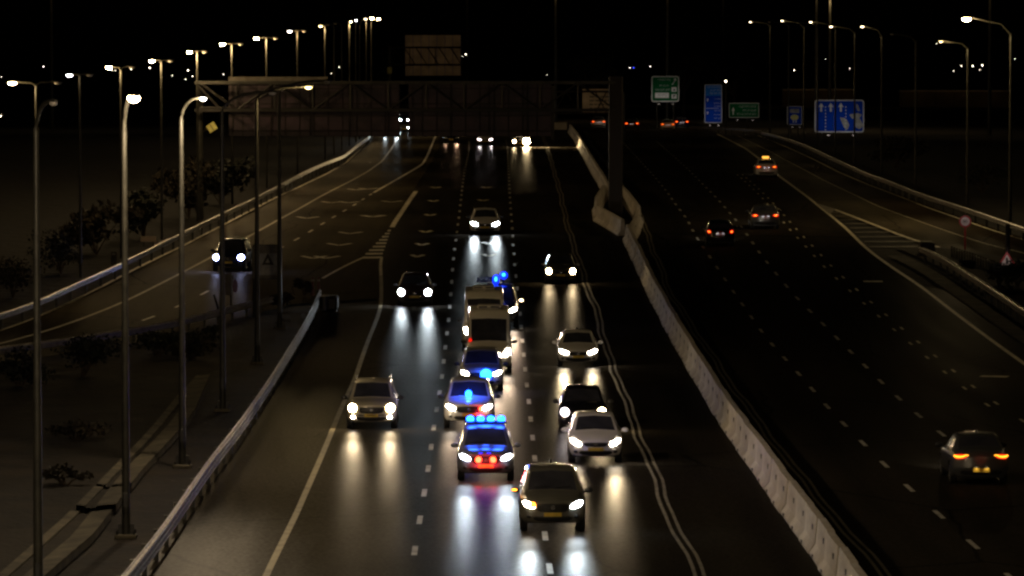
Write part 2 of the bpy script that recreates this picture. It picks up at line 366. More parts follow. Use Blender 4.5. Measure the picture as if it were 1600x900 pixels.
def gz(x, y):
    a = max(0, abs(x) - 48) / 60
    return g(y) - .10 - min(a, 1) * .4 + min(a, 1.5) * .8 * mnoise.noise(Vector((x * .03, y * .02, 0)))
vs = [(x, y, gz(x, y)) for y in ysg for x in xsg]; k = len(xsg)
gr.add(vs, [(j*k + i, j*k + i + 1, (j+1)*k + i + 1, (j+1)*k + i) for j in range(len(ysg) - 1) for i in range(k - 1)])
tag(gr.build('ground', 'ground', smooth=60), kind='structure')

Y_NOSE = C_MED.p[-1][0]
def left_main(Y): return C_MED.sm(Y) - .3 if Y < Y_NOSE else C_EDGE.sm(Y) - .2
sheet('main_road', left_main, lambda Y: C_BAR.sm(Y) + .36, 40, 1300, 0, 'asphalt', 12)
sheet('right_road', lambda Y: C_BAR.sm(Y) + .36, lambda Y: C_REDGE.sm(Y) + (2.2 if Y < 262 else .15), 40, 1300, 0, 'asphalt_dry', 10)
def rl_right(Y): return C_RL_MID.sm(Y) - .2 if Y < C_RL_MID.p[-1][0] - 2 else min(left_main(Y) + .02, C_EDGE.sm(Y) - .22)
sheet('ramp_road', lambda Y: C_RL_OUT.sm(Y) + .15, rl_right, C_RL_MID.p[0][0] - 60, 1300, -.004, 'asphalt_ramp', 8)
sheet('exit_ramp_road', lambda Y: max(C_REDGE.sm(Y) + .17, C_RR_GORE(Y) - .2 if Y < 330 else -99), lambda Y: C_RR_OUT.sm(Y) - .2, 262, 590, -.004, 'asphalt_ramp', 6)
sheet('exit_ramp_shoulder', lambda Y: C_RR_LANE.sm(Y), lambda Y: C_RR_EDGE.sm(Y) + .5, 280, 580, .002, 'asphalt_shoulder', 4)
# dirt verge between ramp and main road
YM = C_RL_MID.p[0][0]
def isl_l(Y): return (C_RL_MID.sm(Y) if Y >= YM else C_RL_MID(YM) - (YM - Y) * .9)
def isl_h(x, Y, t):
    e = min(1, max(0, min(t, 1 - t)) * 8)
    return e * (.10 + .16 * mnoise.noise(Vector((x * .35, Y * .12, 3))) + .06 * mnoise.noise(Vector((x * 1.3, Y * .7, 5))))
sheet('dirt_verge', isl_l, lambda Y: C_MED.sm(Y) - .35, 80, Y_NOSE - 3, -.02, 'dirt', 40, 4.0, isl_h)
sheet('gore_verge', lambda Y: C_RG_RAIL.sm(Y) + .2, lambda Y: max(C_RG_RAIL.sm(Y) + .3, lerp(C_RR_GORE.sm(Y), C_RR_GORE(295) + 9, min(1, max(0, (296 - Y) / 40)))), 262, 296, .05, 'dirt', 10, 4.0)
sheet('kerb_strip', lambda Y: C_RG_RAIL.sm(Y) - 1.5, lambda Y: C_RG_RAIL.sm(Y) - .5, 225, 288, .06, 'old_concrete', 3)
sheet('kerb_strip', lambda Y: C_RL_MID.sm(Y) + .35, lambda Y: C_RL_MID.sm(Y) + .62, YM - 4, Y_NOSE - 14, .16, 'old_concrete', 2)

def mark(name, mat, fn):
    mb = MB(); fn(mb); return tag(mb.build(name, mat), kind='structure')
def line(c, y0, y1, w=.15, dx=0.0, dz=.008):
    return lambda mb: mb.ribbon(c.pts(y0, y1, 3.0, 0, dx), w, dz)
Yn = lambda x, y: at(x, y).y
mark('edge_line', 'yellow_paint', line(C_EDGE, 60, Yn(596, 430), .19))
mark('edge_line', 'cream_paint', line(C_EDGE, Yn(596, 430), Yn(595, 402), .17))
mark('edge_line', 'cream_paint', line(C_EDGE, Yn(612, 355), Yn(650, 299), .34))
def dbl(c, y0, y1, w=.10, gap=.24):
    def f(mb):
        for s in (-1, 1):
            p = c.pts(y0, y1, 3.0)
            for q in p: q.x += .05 * math.sin(q.y * .21) + .03 * math.sin(q.y * .53 + 1)
            mb.ribbon([q + Vector((s * gap / 2, 0, 0)) for q in p], w, .008)
    return f
mark('double_line', 'worn_paint', dbl(C_DBL, 60, 700))
mark('double_line', 'worn_paint', dbl(C_RDBL, 60, 620, .10, .22))
def dashes(c, y0, y1, ph, w=.16, L=2.6, D=9.0, dx=0.0):
    def f(mb):
        k = math.ceil((y0 - ph) / D)
        while ph + k * D < y1:
            a = ph + k * D; mb.ribbon(c.pts(a, a + L, 1.3, 0, dx), w, .008); k += 1
    return f
mark('lane_line', 'white_paint', dashes(C_D1, 80, 560, Yn(648, 868)))
mark('lane_line', 'white_paint', dashes(C_D2, 80, 560, Yn(859, 897)))
mark('lane_line', 'white_paint', dashes(C_DA, 118, 560, Yn(1524, 858), .15))
mark('lane_line', 'white_paint', dashes(C_DB, 150, 560, Yn(1470, 682), .15))
mark('lane_line', 'cream_paint', dashes(C_DC, 180, 420, Yn(1484, 584), .12, 1.6, 9, -.25))
mark('lane_line', 'cream_paint', dashes(C_DC, 180, 420, Yn(1484, 584) + .9, .12, 1.6, 9, .2))
mark('edge_line', 'cream_paint', line(C_REDGE, 100, 600, .22))
mark('edge_line', 'cream_paint', line(C_RR_GORE, C_RR_GORE.p[0][0] - 4, C_RR_GORE.p[-1][0], .26, 0, .012))
mark('edge_line', 'cream_paint', line(C_RR_EDGE, 250, 590, .13))
mark('edge_line', 'cream_paint', line(C_RR_LANE, 250, 590, .07, 0, .012))
mark('edge_line', 'cream_paint', line(C_RL_EDGE, 200, 620, .20))
mark('edge_line', 'yellow_paint', line(C_RL_SOLID, 200, 620, .20))
mark('lane_line', 'cream_paint', dashes(C_RL_DASH, C_RL_DASH.p[0][0], C_RL_DASH.p[-1][0], C_RL_DASH.p[0][0], .16, 3, 9))
C_RL_MERGE = Curve([(584, 301), (612, 285), (640, 269), (660, 257), (668, 243), (675, 226), (680, 214)])
mark('edge_line', 'cream_paint', line(C_RL_MERGE, C_RL_MERGE.p[0][0], C_RL_MERGE.p[-1][0] + 40, .22))
C_GL = Curve([(504, 435), (535, 417), (571, 401)])
mark('edge_line', 'cream_paint', line(C_GL, C_GL.p[0][0], C_GL.p[-1][0], .18))
def chev(mb):
    ya, yb = Yn(590, 404), Yn(612, 357)
    n = 9
    for i in range(n):
        Y = ya + (yb - ya) * i / n
        t = i / n; xr = C_EDGE.sm(Y); xl = xr - 1.05 * (1 - t) ** 1.2 - .12
        mb.add([(xl, Y, g(Y) + .008), (xr, Y + .2, g(Y + .2) + .008), (xr, Y + 1.7, g(Y + 1.7) + .008), (xl, Y + 1.5, g(Y + 1.5) + .008)], [(0, 1, 2, 3)])
mark('chevron_marking', 'cream_paint', chev)
def chev_r(mb):
    y1, y0 = Yn(1300, 326) , Yn(1420, 386)
    for i in range(9):
        Y = y1 - 6 - (y1 - 6 - y0) * i / 8; a, b = C_REDGE.sm(Y) + .3, C_RR_GORE.sm(Y) - .25
        if b - a > .2: mb.add([(a, Y, g(Y) + .008), (b, Y + .4, g(Y + .4) + .008), (b, Y + .9, g(Y + .9) + .008), (a, Y + .5, g(Y + .5) + .008)], [(0, 1, 2, 3)])
    a, b = at(1274, 317), at(1306, 327); c = at(1296, 335)
    mb.add([p + Vector((0, 0, .014)) for p in (a, c, b)], [(0, 1, 2)])
mark('chevron_marking', 'worn_paint', chev_r)
def tick(mb, p, w=.75, L=2.0):
    for s in (-1, 1):
        q = [Vector((p.x, p.y - L / 2, 0)), Vector((p.x + s * w / 2, p.y + L / 2, 0))]
        mb.ribbon(q, .28, .010)
def ticks(pts, w=.75):
    def f(mb):
        for x, y in pts: tick(mb, at(x, y), w)
    return f
mark('distance_marking', 'cream_paint', ticks([(652, 400), (659, 382), (665, 362), (672, 336), (677, 314), (681, 293), (755, 313), (760, 293), (763, 380), (764, 399)]))
mark('distance_marking', 'cream_paint', ticks([(490, 402), (530, 382), (547, 364), (580, 338), (612, 315), (557, 296), (575, 295), (518, 316), (545, 316), (480, 340), (585, 338), (510, 402)], 1.5))
mark('road_patch', 'cream_paint', lambda mb: mb.ribbon([at(1532, 588), at(1575, 589)], .7, .012))  # thin pale streak laid across the lane
mark('road_patch', 'cream_paint', lambda mb: mb.ribbon([at(1349, 440), at(1379, 440)], .7, .012))

# ------------------------------------------------------------------ guard rails
THRIE = [(0, -.25), (.075, -.22), (.075, -.17), (0, -.13), (0, -.10), (.075, -.06), (.075, 0), (0, .04), (0, .07), (.075, .11), (.075, .17), (0, .20), (0, .25)]
WBEAM = [(0, -.16), (.08, -.12), (.08, -.05), (0, -.02), (0, .02), (.08, .05), (.08, .12), (0, .16)]
def rail_thing(label, pts, prof, side, post_step, hpost, group, name='guardrail', mat='steel', double=False):
    base = pts[0]; root = thing(name, label, 'guardrail', base, 0, group)
    mb = MB(); mb.sweep(pts, [(side * a, c) for a, c in prof] + [(side * (a - .012), c) for a, c in reversed(prof)], True)
    if double: mb.sweep(pts, [(-side * (a + .16), c) for a, c in prof] + [(-side * (a + .148), c) for a, c in reversed(prof)], True)
    mb.build('rail', mat, root, base, 50)
    acc, last = 0.0, pts[0]; cnt = 0; extra = MB()
    for p, q in zip(pts, pts[1:]):
        seg = (q - p).length; 
        while acc < seg:
            c = p.lerp(q, acc / seg); gg = g(c.y)
            zt = c.z + hpost; zb = gg - .05
            b = MB() if cnt < 99 else extra
            b.box((c.x - side * .075, c.y, (zt + zb) / 2), (.13, .10, zt - zb)); cnt += 1
            b.box((c.x - side * .012, c.y, c.z), (.02, .12, .2))
            if b is not extra: b.build('post', 'pole', root, base)
            acc += post_step
        acc -= seg
    if extra.v: tag(extra.build('post', 'pole', root, base), kind='stuff')
    return root
rail_thing('steel triple-wave guardrail along the near edge of the dirt verge beside the main road', C_MED.pts(90, Y_NOSE, 2.0, .62), THRIE, 1, 4.0, .26, 'steel guardrails')
rail_thing('long steel guardrail along the far outer edge of the left ramp', C_RL_OUT.pts(205, 620, 3.0, .66), WBEAM, 1, 5.0, .12, 'steel guardrails')
rail_thing('dark double steel guardrail between the left ramp and the dirt verge', C_RL_MID.pts(YM - 2, Y_NOSE - 4, 2.0, .60), WBEAM, -1, 2.6, .16, 'steel guardrails', double=True)
rail_thing('long steel guardrail along the outer edge of the right exit ramp', C_RR_OUT.pts(C_RR_OUT.p[0][0] - 20, C_RR_OUT.p[-1][0], 3.0, .66), WBEAM, -1, 5.0, .12, 'steel guardrails')
farp = [at(x, y, .66) for x, y in [(1190, 206), (1160, 202.5), (1120, 200.5), (1080, 199)]]
rail_thing('short far steel guardrail at the top of the right exit ramp', farp, WBEAM, -1, 5.0, .12, 'steel guardrails')
rail_thing('steel guardrail on the right gore beside the triangular warning sign', C_RG_RAIL.pts(C_RG_RAIL.p[0][0] - 12, C_RG_RAIL.p[-1][0], 2.0, .60), WBEAM, -1, 3.0, .14, 'steel guardrails', double=True)
# gore nose end wall, and the picket fence of the gore
p = at(1440, 398); mb = MB(); mb.box((p.x + .3, p.y, p.z + .4), (.9, 1.4, .8), 0, None, .12); tag(mb.build('crash_cushion', 'brown_steel', None, p, 40), 'dark blocky guardrail end at the tip of the right gore', 'crash cushion')
p = at(513, 487); root = thing('crash_cushion', 'dark reddish box-shaped crash cushion where the left guardrails meet', 'crash cushion', p)
mb = MB(); mb.box((0, .9, .42), (.95, 2.2, .72), 0, None, .1); mb.build('body', 'brown_steel', root, None, 40)
mb = MB(); mb.tube([(-.2, -.18, .08), (-.2, -.18, .80)], .24, 14); mb.build('nose_drum', 'dark_plastic', root, None, 40)
for dx in (-.38, .38):
    mb = MB(); mb.box((dx, .9, .03), (.1, 2.2, .1)); mb.build('foot', 'pole', root)
a, b_ = at(1487, 403), at(1558, 428); fence = thing('picket_fence', 'low row of dark pickets on the dirt of the right gore', 'fence', a)
for i in range(18):
    q = a.lerp(b_, i / 17); mb = MB(); mb.box((q.x, q.y, g(q.y) + .35), (.10, .05, .7)); mb.build('picket', 'old_concrete', fence, a)
mb = MB(); mb.sweep([a + Vector((0, .04, .55)), b_ + Vector((0, .04, .55))], [(0, 0), (.03, 0), (.03, .06), (0, .06)], True); mb.build('rail', 'pole', fence, a)

# ------------------------------------------------------------------ concrete median barrier, one segment after another
JER = [(-.33, 0), (-.33, .08), (-.17, .30), (-.10, 1.02), (.10, 1.02), (.17, .30), (.33, .08), (.33, 0)]
SEG = 4.0
def barrier_segment(p0, p1, label, group):
    p0 = Vector(p0); p1 = Vector(p1); c = (p0 + p1) / 2; d = (p1 - p0); L = d.length - .10
    rz = math.atan2(d.y, d.x) - math.pi / 2; rx = math.asin(max(-1, min(1, d.z / d.length)))
    mb = MB(); n = 2
    mb.sweep([Vector((0, -L/2, 0)), Vector((0, -L/2 + .04, 0)), Vector((0, L/2 - .04, 0)), Vector((0, L/2, 0))], JER, True)
    for i, vv in enumerate(mb.v):
        k = i // 8
        if k in (0, 3): vv.x *= .94; vv.z *= .985
    mb.box((-.140, -L * .24, .66), (.03, .20, .15)); mb.box((-.33, L * .20, .06), (.03, .34, .12))
    mb.mi = [0] * (len(mb.f) - 12) + [1] * 12
    o = mb.build('concrete_barrier', ['concrete', 'sign_black'], None, None, 25)
    o.location = c; o.rotation_euler = (rx, 0, rz)
    return tag(o, label, 'concrete barrier', group)
Y_PILLAR0, Y_PILLAR1 = Yn(975, 372), Yn(945, 308)
Y = 96.0; LBL = 'weathered precast concrete barrier segment in the long median row between the two carriageways'
def bx(Y): return C_BAR.sm(Y, 11) + .36
LBL2 = 'small far precast concrete barrier segment in the median row beyond the gantry pillar'
while Y < 610:
    if Y + SEG < Y_PILLAR0 or Y > Y_PILLAR1:
        j = rnd.uniform(-.025, .025)
        a = (bx(Y) + j, Y, g(Y) - .01); b = (bx(Y + SEG) + j + rnd.uniform(-.025, .025), Y + SEG, g(Y + SEG) - .01)
        barrier_segment(a, b, LBL if Y < Y_PILLAR0 else LBL2, 'concrete barriers in the median')
    Y += SEG
PIL = at(962, 341); PIL.z = g(PIL.y)
loop = [at(934, 343), at(932, 330), at(944, 310)], [at(934, 345), at(955, 357), at(973, 368)], [at(960, 300), at(980, 320), at(998, 345)], [at(998, 348), at(992, 366), at(984, 380)]
NM = [['concrete barrier on the left flank of the gantry pillar', 'concrete barrier bending behind the left side of the gantry pillar'],
      ['concrete barrier across the front of the gantry pillar, its left half', 'concrete barrier across the front of the gantry pillar, its right half'],
      ['concrete barrier behind the gantry pillar on its right side', 'concrete barrier on the right flank of the gantry pillar with a round hole'],
      ['concrete barrier angling back towards the median in front of the pillar', 'last concrete barrier of the pillar island, joining the near median row']]
for pts, nm in zip(loop, NM):
    for (a, b), lb in zip(zip(pts, pts[1:]), nm): barrier_segment(a, b, lb, 'concrete barriers around the gantry pillar')
# pale concrete end wall at the far median
p = at(874, 203); mb = MB(); mb.box((0, 0, .5), (2.0, .35, 1.0), 0, None, .06); mb.v = [v + p for v in mb.v]
tag(mb.build('concrete_block', 'concrete', None, p, 40), 'pale concrete block at the far end of the median row', 'concrete block')

# ------------------------------------------------------------------ drainage channel on the dirt verge
cl = Curve([(25, 893), (100, 826), (140, 785), (178, 745), (236, 684), (280, 628), (312, 595)]); cr_ = Curve([(72, 900), (130, 850), (168, 800), (205, 750), (262, 690), (288, 660), (306, 620)])
def chan(y0, y1, label):
    base = Vector((cl(y0), y0, g(y0))); root = thing('drainage_channel', label, 'drain', base, 0, 'concrete drainage channel')
    ys = [y0 + (y1 - y0) * i / 8 for i in range(9)]
    def wall(name, f0, f1, h0, h1):
        mb = MB(); A = [Vector((f0(y), y, g(y) + h0)) for y in ys]; B = [Vector((f1(y), y, g(y) + h1)) for y in ys]
        mb.strip(A, B); mb.strip([q - Vector((0, 0, .25)) for q in B], [q - Vector((0, 0, .25)) for q in A]); mb.strip(B, [q - Vector((0, 0, .25)) for q in B]); mb.strip([q - Vector((0, 0, .25)) for q in A], A)
        mb.build(name, 'old_concrete' if name != 'bed' else 'dirt', root, base)  # middle takes the dark dirt colour as painted shade between the concrete walls
    wall('wall', lambda y: cl(y) - .05, lambda y: cl(y) + .22, .30, .27)
    wall('bed', lambda y: cl(y) + .22, lambda y: cr_(y) - .30, .20, .20)
    wall('wall', lambda y: cr_(y) - .30, lambda y: cr_(y) + .32, .26, .33)
ych = [cl.p[0][0] - 6, Yn(150, 808), Yn(185, 772), Yn(312, 597)]
chan(ych[0], ych[1] - 1.0, 'nearest broken length of the pale concrete drainage channel at the bottom left')
chan(ych[1] + .8, ych[2] - .5, 'short middle length of the pale concrete drainage channel by the lamp post foot')
chan(ych[2] + .3, ych[3], 'longest pale concrete drainage channel length running up the dirt verge')
# ------------------------------------------------------------------ street lamps
DOWN = (0, 0, 0)
def head(root, end, dirv, lens, name='lamp_head', size=1.0):
    """luminaire at the end of an arm: shell and lens (both in root space)"""
    a = math.atan2(dirv.y, dirv.x) - math.pi / 2
    mb = MB(); T = Matrix.Rotation(a, 4, 'Z')
    vs, fs = [], []
    prof = [(-.10, .05, .05), (.05, .13, .10), (.35, .19, .13), (.62, .16, .10), (.74, .07, .05)]
    for y, w, h in prof:
        for k in range(10):
            q = 2 * math.pi * k / 10; zz = math.sin(q); vs.append(T @ Vector((w * math.cos(q) * size, y * size, (zz * h if zz > 0 else zz * .03) * size)) + end)
    for i in range(4):
        for k in range(10): fs.append((i*10 + k, i*10 + (k+1) % 10, (i+1)*10 + (k+1) % 10, (i+1)*10 + k))
    fs += [tuple(range(9, -1, -1)), tuple(range(40, 50))]
    mb.add(vs, fs); h = mb.build(name, 'pole', root, None, 50)
    mb = MB(); c = end + T @ Vector((0, .38 * size, -.045 * size)); vs = []
    mb.ball((0, 0, -.03 * size), (.17 * size, .26 * size, .12 * size), 14, 7)
    mb.v = [T @ v + c for v in mb.v]
    mb.build('lens', lens, h, None, 60)
    return c
def lamp_post(base, top_h, arms, label, group, rad=(.13, .075), curved=False, plate=False, mat='pole', size=1.0):
    root = thing('street_lamp', label, 'street lamp', base, 0, group)
    mb = MB(); mb.tube([(0, 0, 0), (0, 0, top_h)], [rad[0], rad[1]], 12); mb.build('pole', mat, root, None, 50)
    if plate:
        mb = MB(); mb.box((0, 0, .06), (.62, .62, .12), 0, None, .02); mb.build('base_plate', 'old_concrete', root)
        mb = MB()
        for sx in (-1, 1):
            for sy in (-1, 1): MB().tube([(sx * .24, sy * .24, .1), (sx * .24, sy * .24, .24)], .035, 8).build('anchor_bolt', 'dark_plastic', root)
            MB().box((sx * .17, 0, .26), (.12, .025, .30)).build('gusset', 'dark_plastic', root)
        mb = MB(); mb.box((0, -.135, 1.1), (.12, .03, .42), 0, None, .01); mb.build('access_door', 'dark_plastic', root)
    for end, lens, energy, col in arms:
        e = Vector(end); d = Vector((e.x, e.y, 0)); L = d.length; d.normalize()
        mb = MB()
        rise = e.z - top_h
        if curved:
            pts = [Vector((0, 0, top_h))]
            for i in range(1, 11):
                t = i / 10; pts.append(Vector((0, 0, top_h)) + d * (L * (1 - math.cos(t * math.pi / 2)) * .55 + L * .45 * t * t) + Vector((0, 0, rise * math.sin(t * math.pi / 2))))
        else: pts = [Vector((0, 0, top_h - .1)), Vector((0, 0, top_h)) + d * L * .25 + Vector((0, 0, rise * .6)), e]
        mb.tube(pts, [rad[1]] + [rad[1] * .8] * (len(pts) - 2) + [rad[1] * .7], 8); mb.build('arm', mat, root, None, 60)
        c = head(root, e, d, lens, size=size)
        if energy: light('lamp_light', 'POINT', c + Vector((0, 0, -.34)), energy * LAMP_GAIN.get(group, 1), (1.0, .76, .48) if curved and col == WARM else col, root, None, None, 1, .25)
    return root
LAMP_GAIN = {'curved lamp posts on the dirt verge': .24, 'double-arm lamp posts behind the left ramp': .21, 'lamp posts along the right exit ramp': .26}
WARM = (1.0, .68, .32); YEL = (1.0, .70, .30); COLD = (1.0, .72, .34)
def arm_to(base, px, py, dy=0.0):
    v = deep(px, py, base.y + dy); return v - base
G1 = 'curved lamp posts on the dirt verge'
near = [((60, 962), 207, (80, 158), -1.6, 'lamp_off', 0, WARM, 'grey curved lamp post at the far left whose foot is below the picture'),
        ((197, 841), 207, (206, 149), -1.5, 'lamp_lit', 8000, WARM, 'tall curved lamp post with the largest bright lamp, foot plate near the broken drain'),
        ((285, 731), 190, (313, 152), -1.4, 'lamp_cold', 10000, WARM, 'curved lamp post with a small white lamp and a blue sheen on its lower shaft'),
        ((348, 643), 178, (417, 144), -.6, 'lamp_off', 0, WARM, 'curved lamp post with an unlit head, in front of the dark car on the ramp'),
        ((402, 570), 160, (474, 135), -.4, 'lamp_yellow', 2200, YEL, 'curved lamp post with a small yellow lamp in front of the gantry sign'),
        ((437, 516), 148, (504, 126), -.3, 'lamp_off', 0, WARM, 'farthest curved lamp post on the verge, nearest the guardrail tip, its head pale and unlit')]
for (bx_, by), ytop, (lx, ly), dy, lens, en, col, lab in near:
    b = at(bx_, by); h = deep(bx_, ytop, b.y).z - b.z
    lamp_post(b, h, [(arm_to(b, lx, ly, dy), lens, en, col)], lab, G1, (.125, .07), True, True, size=1.0 if lens == 'lamp_lit' else .6)
for i, Yd in enumerate((104, 78, 50)):           # unseen posts added to carry the row on and light the car fronts
    b = Vector((-13.5 + i * .6, Yd, g(Yd)))
    lamp_post(b, 11.6, [(Vector((1.9, -.8, 12.4)), 'lamp_lit', 12000, WARM)], ('curved lamp post on the verge just left of the picture', 'curved lamp post on the verge well before the first one in view', 'curved lamp post on the verge close to the viewer, out of view')[i], G1, (.125, .07), True, True)
G2 = 'double-arm lamp posts behind the left ramp'
left = [(58, 478, 131, (28, 128), 'lamp_lit', 2600, 'bright lamp post at the left edge of the photo behind the ramp guardrail'),
        (126, 434, 116, (115, 116), 'lamp_cold', 200, 'lamp post behind the left ramp with a small dim lamp'),
        (190, 404, 108, (177, 104), 'lamp_lit', 2600, 'bright double-arm lamp post half hidden behind the tall curved post'),
        (253, 374, 94, (243, 94), 'lamp_lit', 3400, 'bright double-arm lamp post left of the gantry with a dark band on its shaft'),
        (309, 346, 79, (301, 80), 'lamp_lit', 6000, 'bright double-arm lamp post rising behind the left end of the gantry'),
        (363, 319, 68, (353, 68), 'lamp_lit', 7500, 'bright double-arm lamp post rising behind the left edge of the gantry sign'),
        (417, 294, 58, (406, 59), 'lamp_lit', 8500, 'double-arm lamp post, the fifth bright one along the left ramp, above the gantry sign'),
        (465, 272, 48, (457, 48), 'lamp_cold', 5000, 'double-arm lamp post with a faint white lamp above the gantry sign'),
        (508, 250, 43, (504, 40), 'lamp_yellow', 5000, 'far lamp post with a small yellow lamp, first of the far cluster'),
        (522, 242, 42, (515, 38), 'lamp_off', 0, 'far unlit lamp post, second of the far cluster'),
        (534, 235, 40, (527, 36), 'lamp_off', 0, 'far unlit lamp post, third of the far cluster'),
        (546, 228, 38, (547, 33), 'lamp_mid', 6000, 'far lamp post with a clear white lamp in the middle of the far cluster'),
        (556, 222, 40, (556, 31), 'lamp_cold', 40, 'far lamp post with a tiny faint lamp in the far cluster'),
        (562, 218, 41, (568, 29), 'lamp_mid', 200, 'far lamp post with a small yellow lamp beside the brightest pair of the far cluster'),
        (572, 214, 34, (578, 28), 'lamp_lit', 6000, 'farthest bright lamp post, left one of the glaring pair'),
        (580, 211, 33, (588, 29), 'lamp_lit', 1800, 'farthest bright lamp post, right one of the glaring pair')]
for x, yb, yt, (lx, ly), lens, en, lab in left:
    b = at(x, yb); h = deep(x, yt, b.y).z - b.z
    e = arm_to(b, lx, ly, -.3); arms = [(e, lens, en, WARM)]
    if x < 480: arms.append((Vector((-e.x * .9, .2, e.z)), 'lamp_off', 0, WARM))
    lamp_post(b, h, arms, lab, G2, (.095, .055), size=.78)
G3 = 'lamp posts along the right exit ramp'
right = [(1578, 352, 52, (1520, 28), 'lamp_lit', 8000, 'thick lamp post at the right edge with the only large bright lamp on that side'),
         (1511, 322, 74, (1475, 64), 'lamp_off', 2200, 'unlit lamp post on the right, above the round speed sign'),  # lens stays dark, light added below it to brighten the exit ramp
         (1430, 296, 64, (1398, 53), 'lamp_off', 0, 'unlit lamp post on the right, standing well clear of the blue lane sign'),
         (1377, 276, 55, (1351, 41), 'lamp_mid', 600, 'lamp post with a small white lamp just right of the blue lane sign'),
         (1335, 260, 50, (1302, 41), 'lamp_mid', 600, 'white-lit lamp post in front of the damaged half of the blue lane sign'),
         (1305, 246, 45, (1270, 34), 'lamp_mid', 600, 'white-lit lamp post in front of the arrows of the blue lane sign'),
         (1277, 236, 43, (1250, 35), 'lamp_off', 0, 'unlit lamp post at the left border of the blue lane sign'),
         (1256, 228, 42, (1225, 32), 'lamp_mid', 1000, 'lamp post with a clear white lamp above the small blue sign'),
         (1232, 219, 40, (1205, 34), 'lamp_off', 0, 'unlit lamp post at the left border of the small blue sign'),
         (1203, 211, 39, (1175, 34), 'lamp_mid', 900, 'farthest lamp post of the right row, with a small white lamp')]
for x, yb, yt, (lx, ly), lens, en, lab in right:
    b = at(x, yb); h = deep(x, yt, b.y).z - b.z
    lamp_post(b, h, [(arm_to(b, lx, ly, -.3), lens, en, COLD)], lab, G3, (.13 if x > 1550 else .10, .06), size=1.1 if lens == 'lamp_lit' else .55)
for i, (X, Yd) in enumerate(((31, 205), (27, 160), (24, 118))):      # unseen posts added along this row to light the right carriageway
    b = Vector((X, Yd, g(Yd)))
    lamp_post(b, 11.2, [(Vector((-2.2, -.3, 12.2)), 'lamp_mid', 1000, COLD)], ('lamp post right of the picture before the exit ramp', 'lamp post right of the picture halfway to the viewer', 'lamp post right of the picture close to the viewer')[i], G3, (.13, .07))
# high masts whose lit crowns are above the picture
masts = [(80, 640, -40, 1, 'high mast at the upper left, only a short lit stretch of shaft in view'), (868, 700, -25, 1.3, 'high mast above the end of the gantry sign'),
         (1043, 700, -40, 1.6, 'high mast above the square green sign'), (1276, 620, -20, 1.2, 'high mast with a long dim shaft left of the brightest mast'),
         (1297, 640, -6, 3.4, 'brightest high mast, its shaft glaring at the top edge of the photo'), (1547, 600, -35, 1.2, 'high mast at the upper right, left of the thick lamp post'),
         (730, 900, -30, .5, 'faintest high mast, above the right edge of the rear sign'), (1130, 900, -30, .5, 'faint high mast above the tall blue sign')]
for x, Yd, yt, en, lab in masts:
    tp = deep(x, yt, Yd); b = Vector((tp.x, Yd, g(Yd) - .2)); h = tp.z - b.z
    root = thing('high_mast', lab, 'light mast', b, 0, 'high light masts')
    mb = MB(); mb.tube([(0, 0, 0), (0, 0, h)], [.26, .13], 12); mb.build('mast', 'pole', root, None, 50)
    mb = MB(); mb.tube([(.8 * math.cos(i * math.pi / 8), .8 * math.sin(i * math.pi / 8), h + .1) for i in range(17)], .05, 6, False)
    for i in range(3): mb.tube([(0, 0, h), (.8 * math.cos(i * 2.094), .8 * math.sin(i * 2.094), h + .1)], .04, 6)
    mb.build('crown_ring', 'pole', root)
    for i in range(6):
        a = i * math.pi / 3
        mb = MB(); mb.box((.95 * math.cos(a), .95 * math.sin(a), h), (.4, .3, .16), a); fl = mb.build('floodlight', 'pole', root)
        mb = MB(); mb.box((.95 * math.cos(a), .95 * math.sin(a), h - .09), (.32, .24, .03), a); mb.build('lens', 'lamp_mid', fl)
    for i in range(2): light('mast_light', 'SPOT', (0, -.9 + 1.8 * i, h - .2), 320 * en, WARM, root, (0, 0, 0), R(140), .5, .3)

# ------------------------------------------------------------------ overhead sign gantry across the main road
GB = at(312, 349); GY = PIL.y + .2
def gpt(x, y, dy=0.0): return deep(x, y, GY + dy)
gantry = thing('sign_gantry', 'long dark overhead gantry of steel trusses spanning the main road, its sign backs towards us', 'gantry', (gpt(312, 349).x, GY, g(GY)))
GO = gantry.location.copy()
zt, zb = gpt(600, 129).z, gpt(600, 172).z
xl, xr = gpt(306, 130).x, gpt(962, 130).x
mb = MB(); c = gpt(312, 200); mb.tube([(c.x, GY, g(GY) - .1), (c.x, GY, zt + .1)], .24, 12); mb.build('leg', 'pole', gantry, GO, 50)
mb = MB(); c = PIL; mb.box((c.x, GY, (g(GY) + zt) / 2 + .2), (.95, .95, zt - g(GY) + .5), 0, None, .06); mb.build('leg', 'brown_steel', gantry, GO)
for dy in (-.8, .8):
    for z, r in ((zt, .13), (zb, .13)):
        mb = MB(); mb.box(((xl + xr) / 2, GY + dy, z), (xr - xl, r * 1.6, r * 1.6)); mb.build('chord', 'truss' if z < zt - .5 else 'pole', gantry, GO)
    mb = MB(); n = 11; xa = gpt(312, 172).x
    for i in range(n):
        x0 = xa + (xr - xa) * i / n; x1 = xa + (xr - xa) * (i + 1) / n
        z0, z1 = (zt, zb) if i % 2 == 0 else (zb, zt)
        mb.tube([(x0, GY + dy, z0), (x1, GY + dy, z1)], .07, 6)
        mb.tube([(x0, GY + dy, zt), (x0, GY + dy, zb)], .05, 6)
    mb.build('truss_web', 'truss', gantry, GO)
mb = MB()
for i in range(10):
    x0 = xl + (xr - xl) * i / 9
    mb.box((x0, GY, zt - .02), (.10, 1.5, .10)); mb.box((x0, GY, zb + .02), (.10, 1.5, .10))
mb.build('cross_tie', 'truss', gantry, GO)
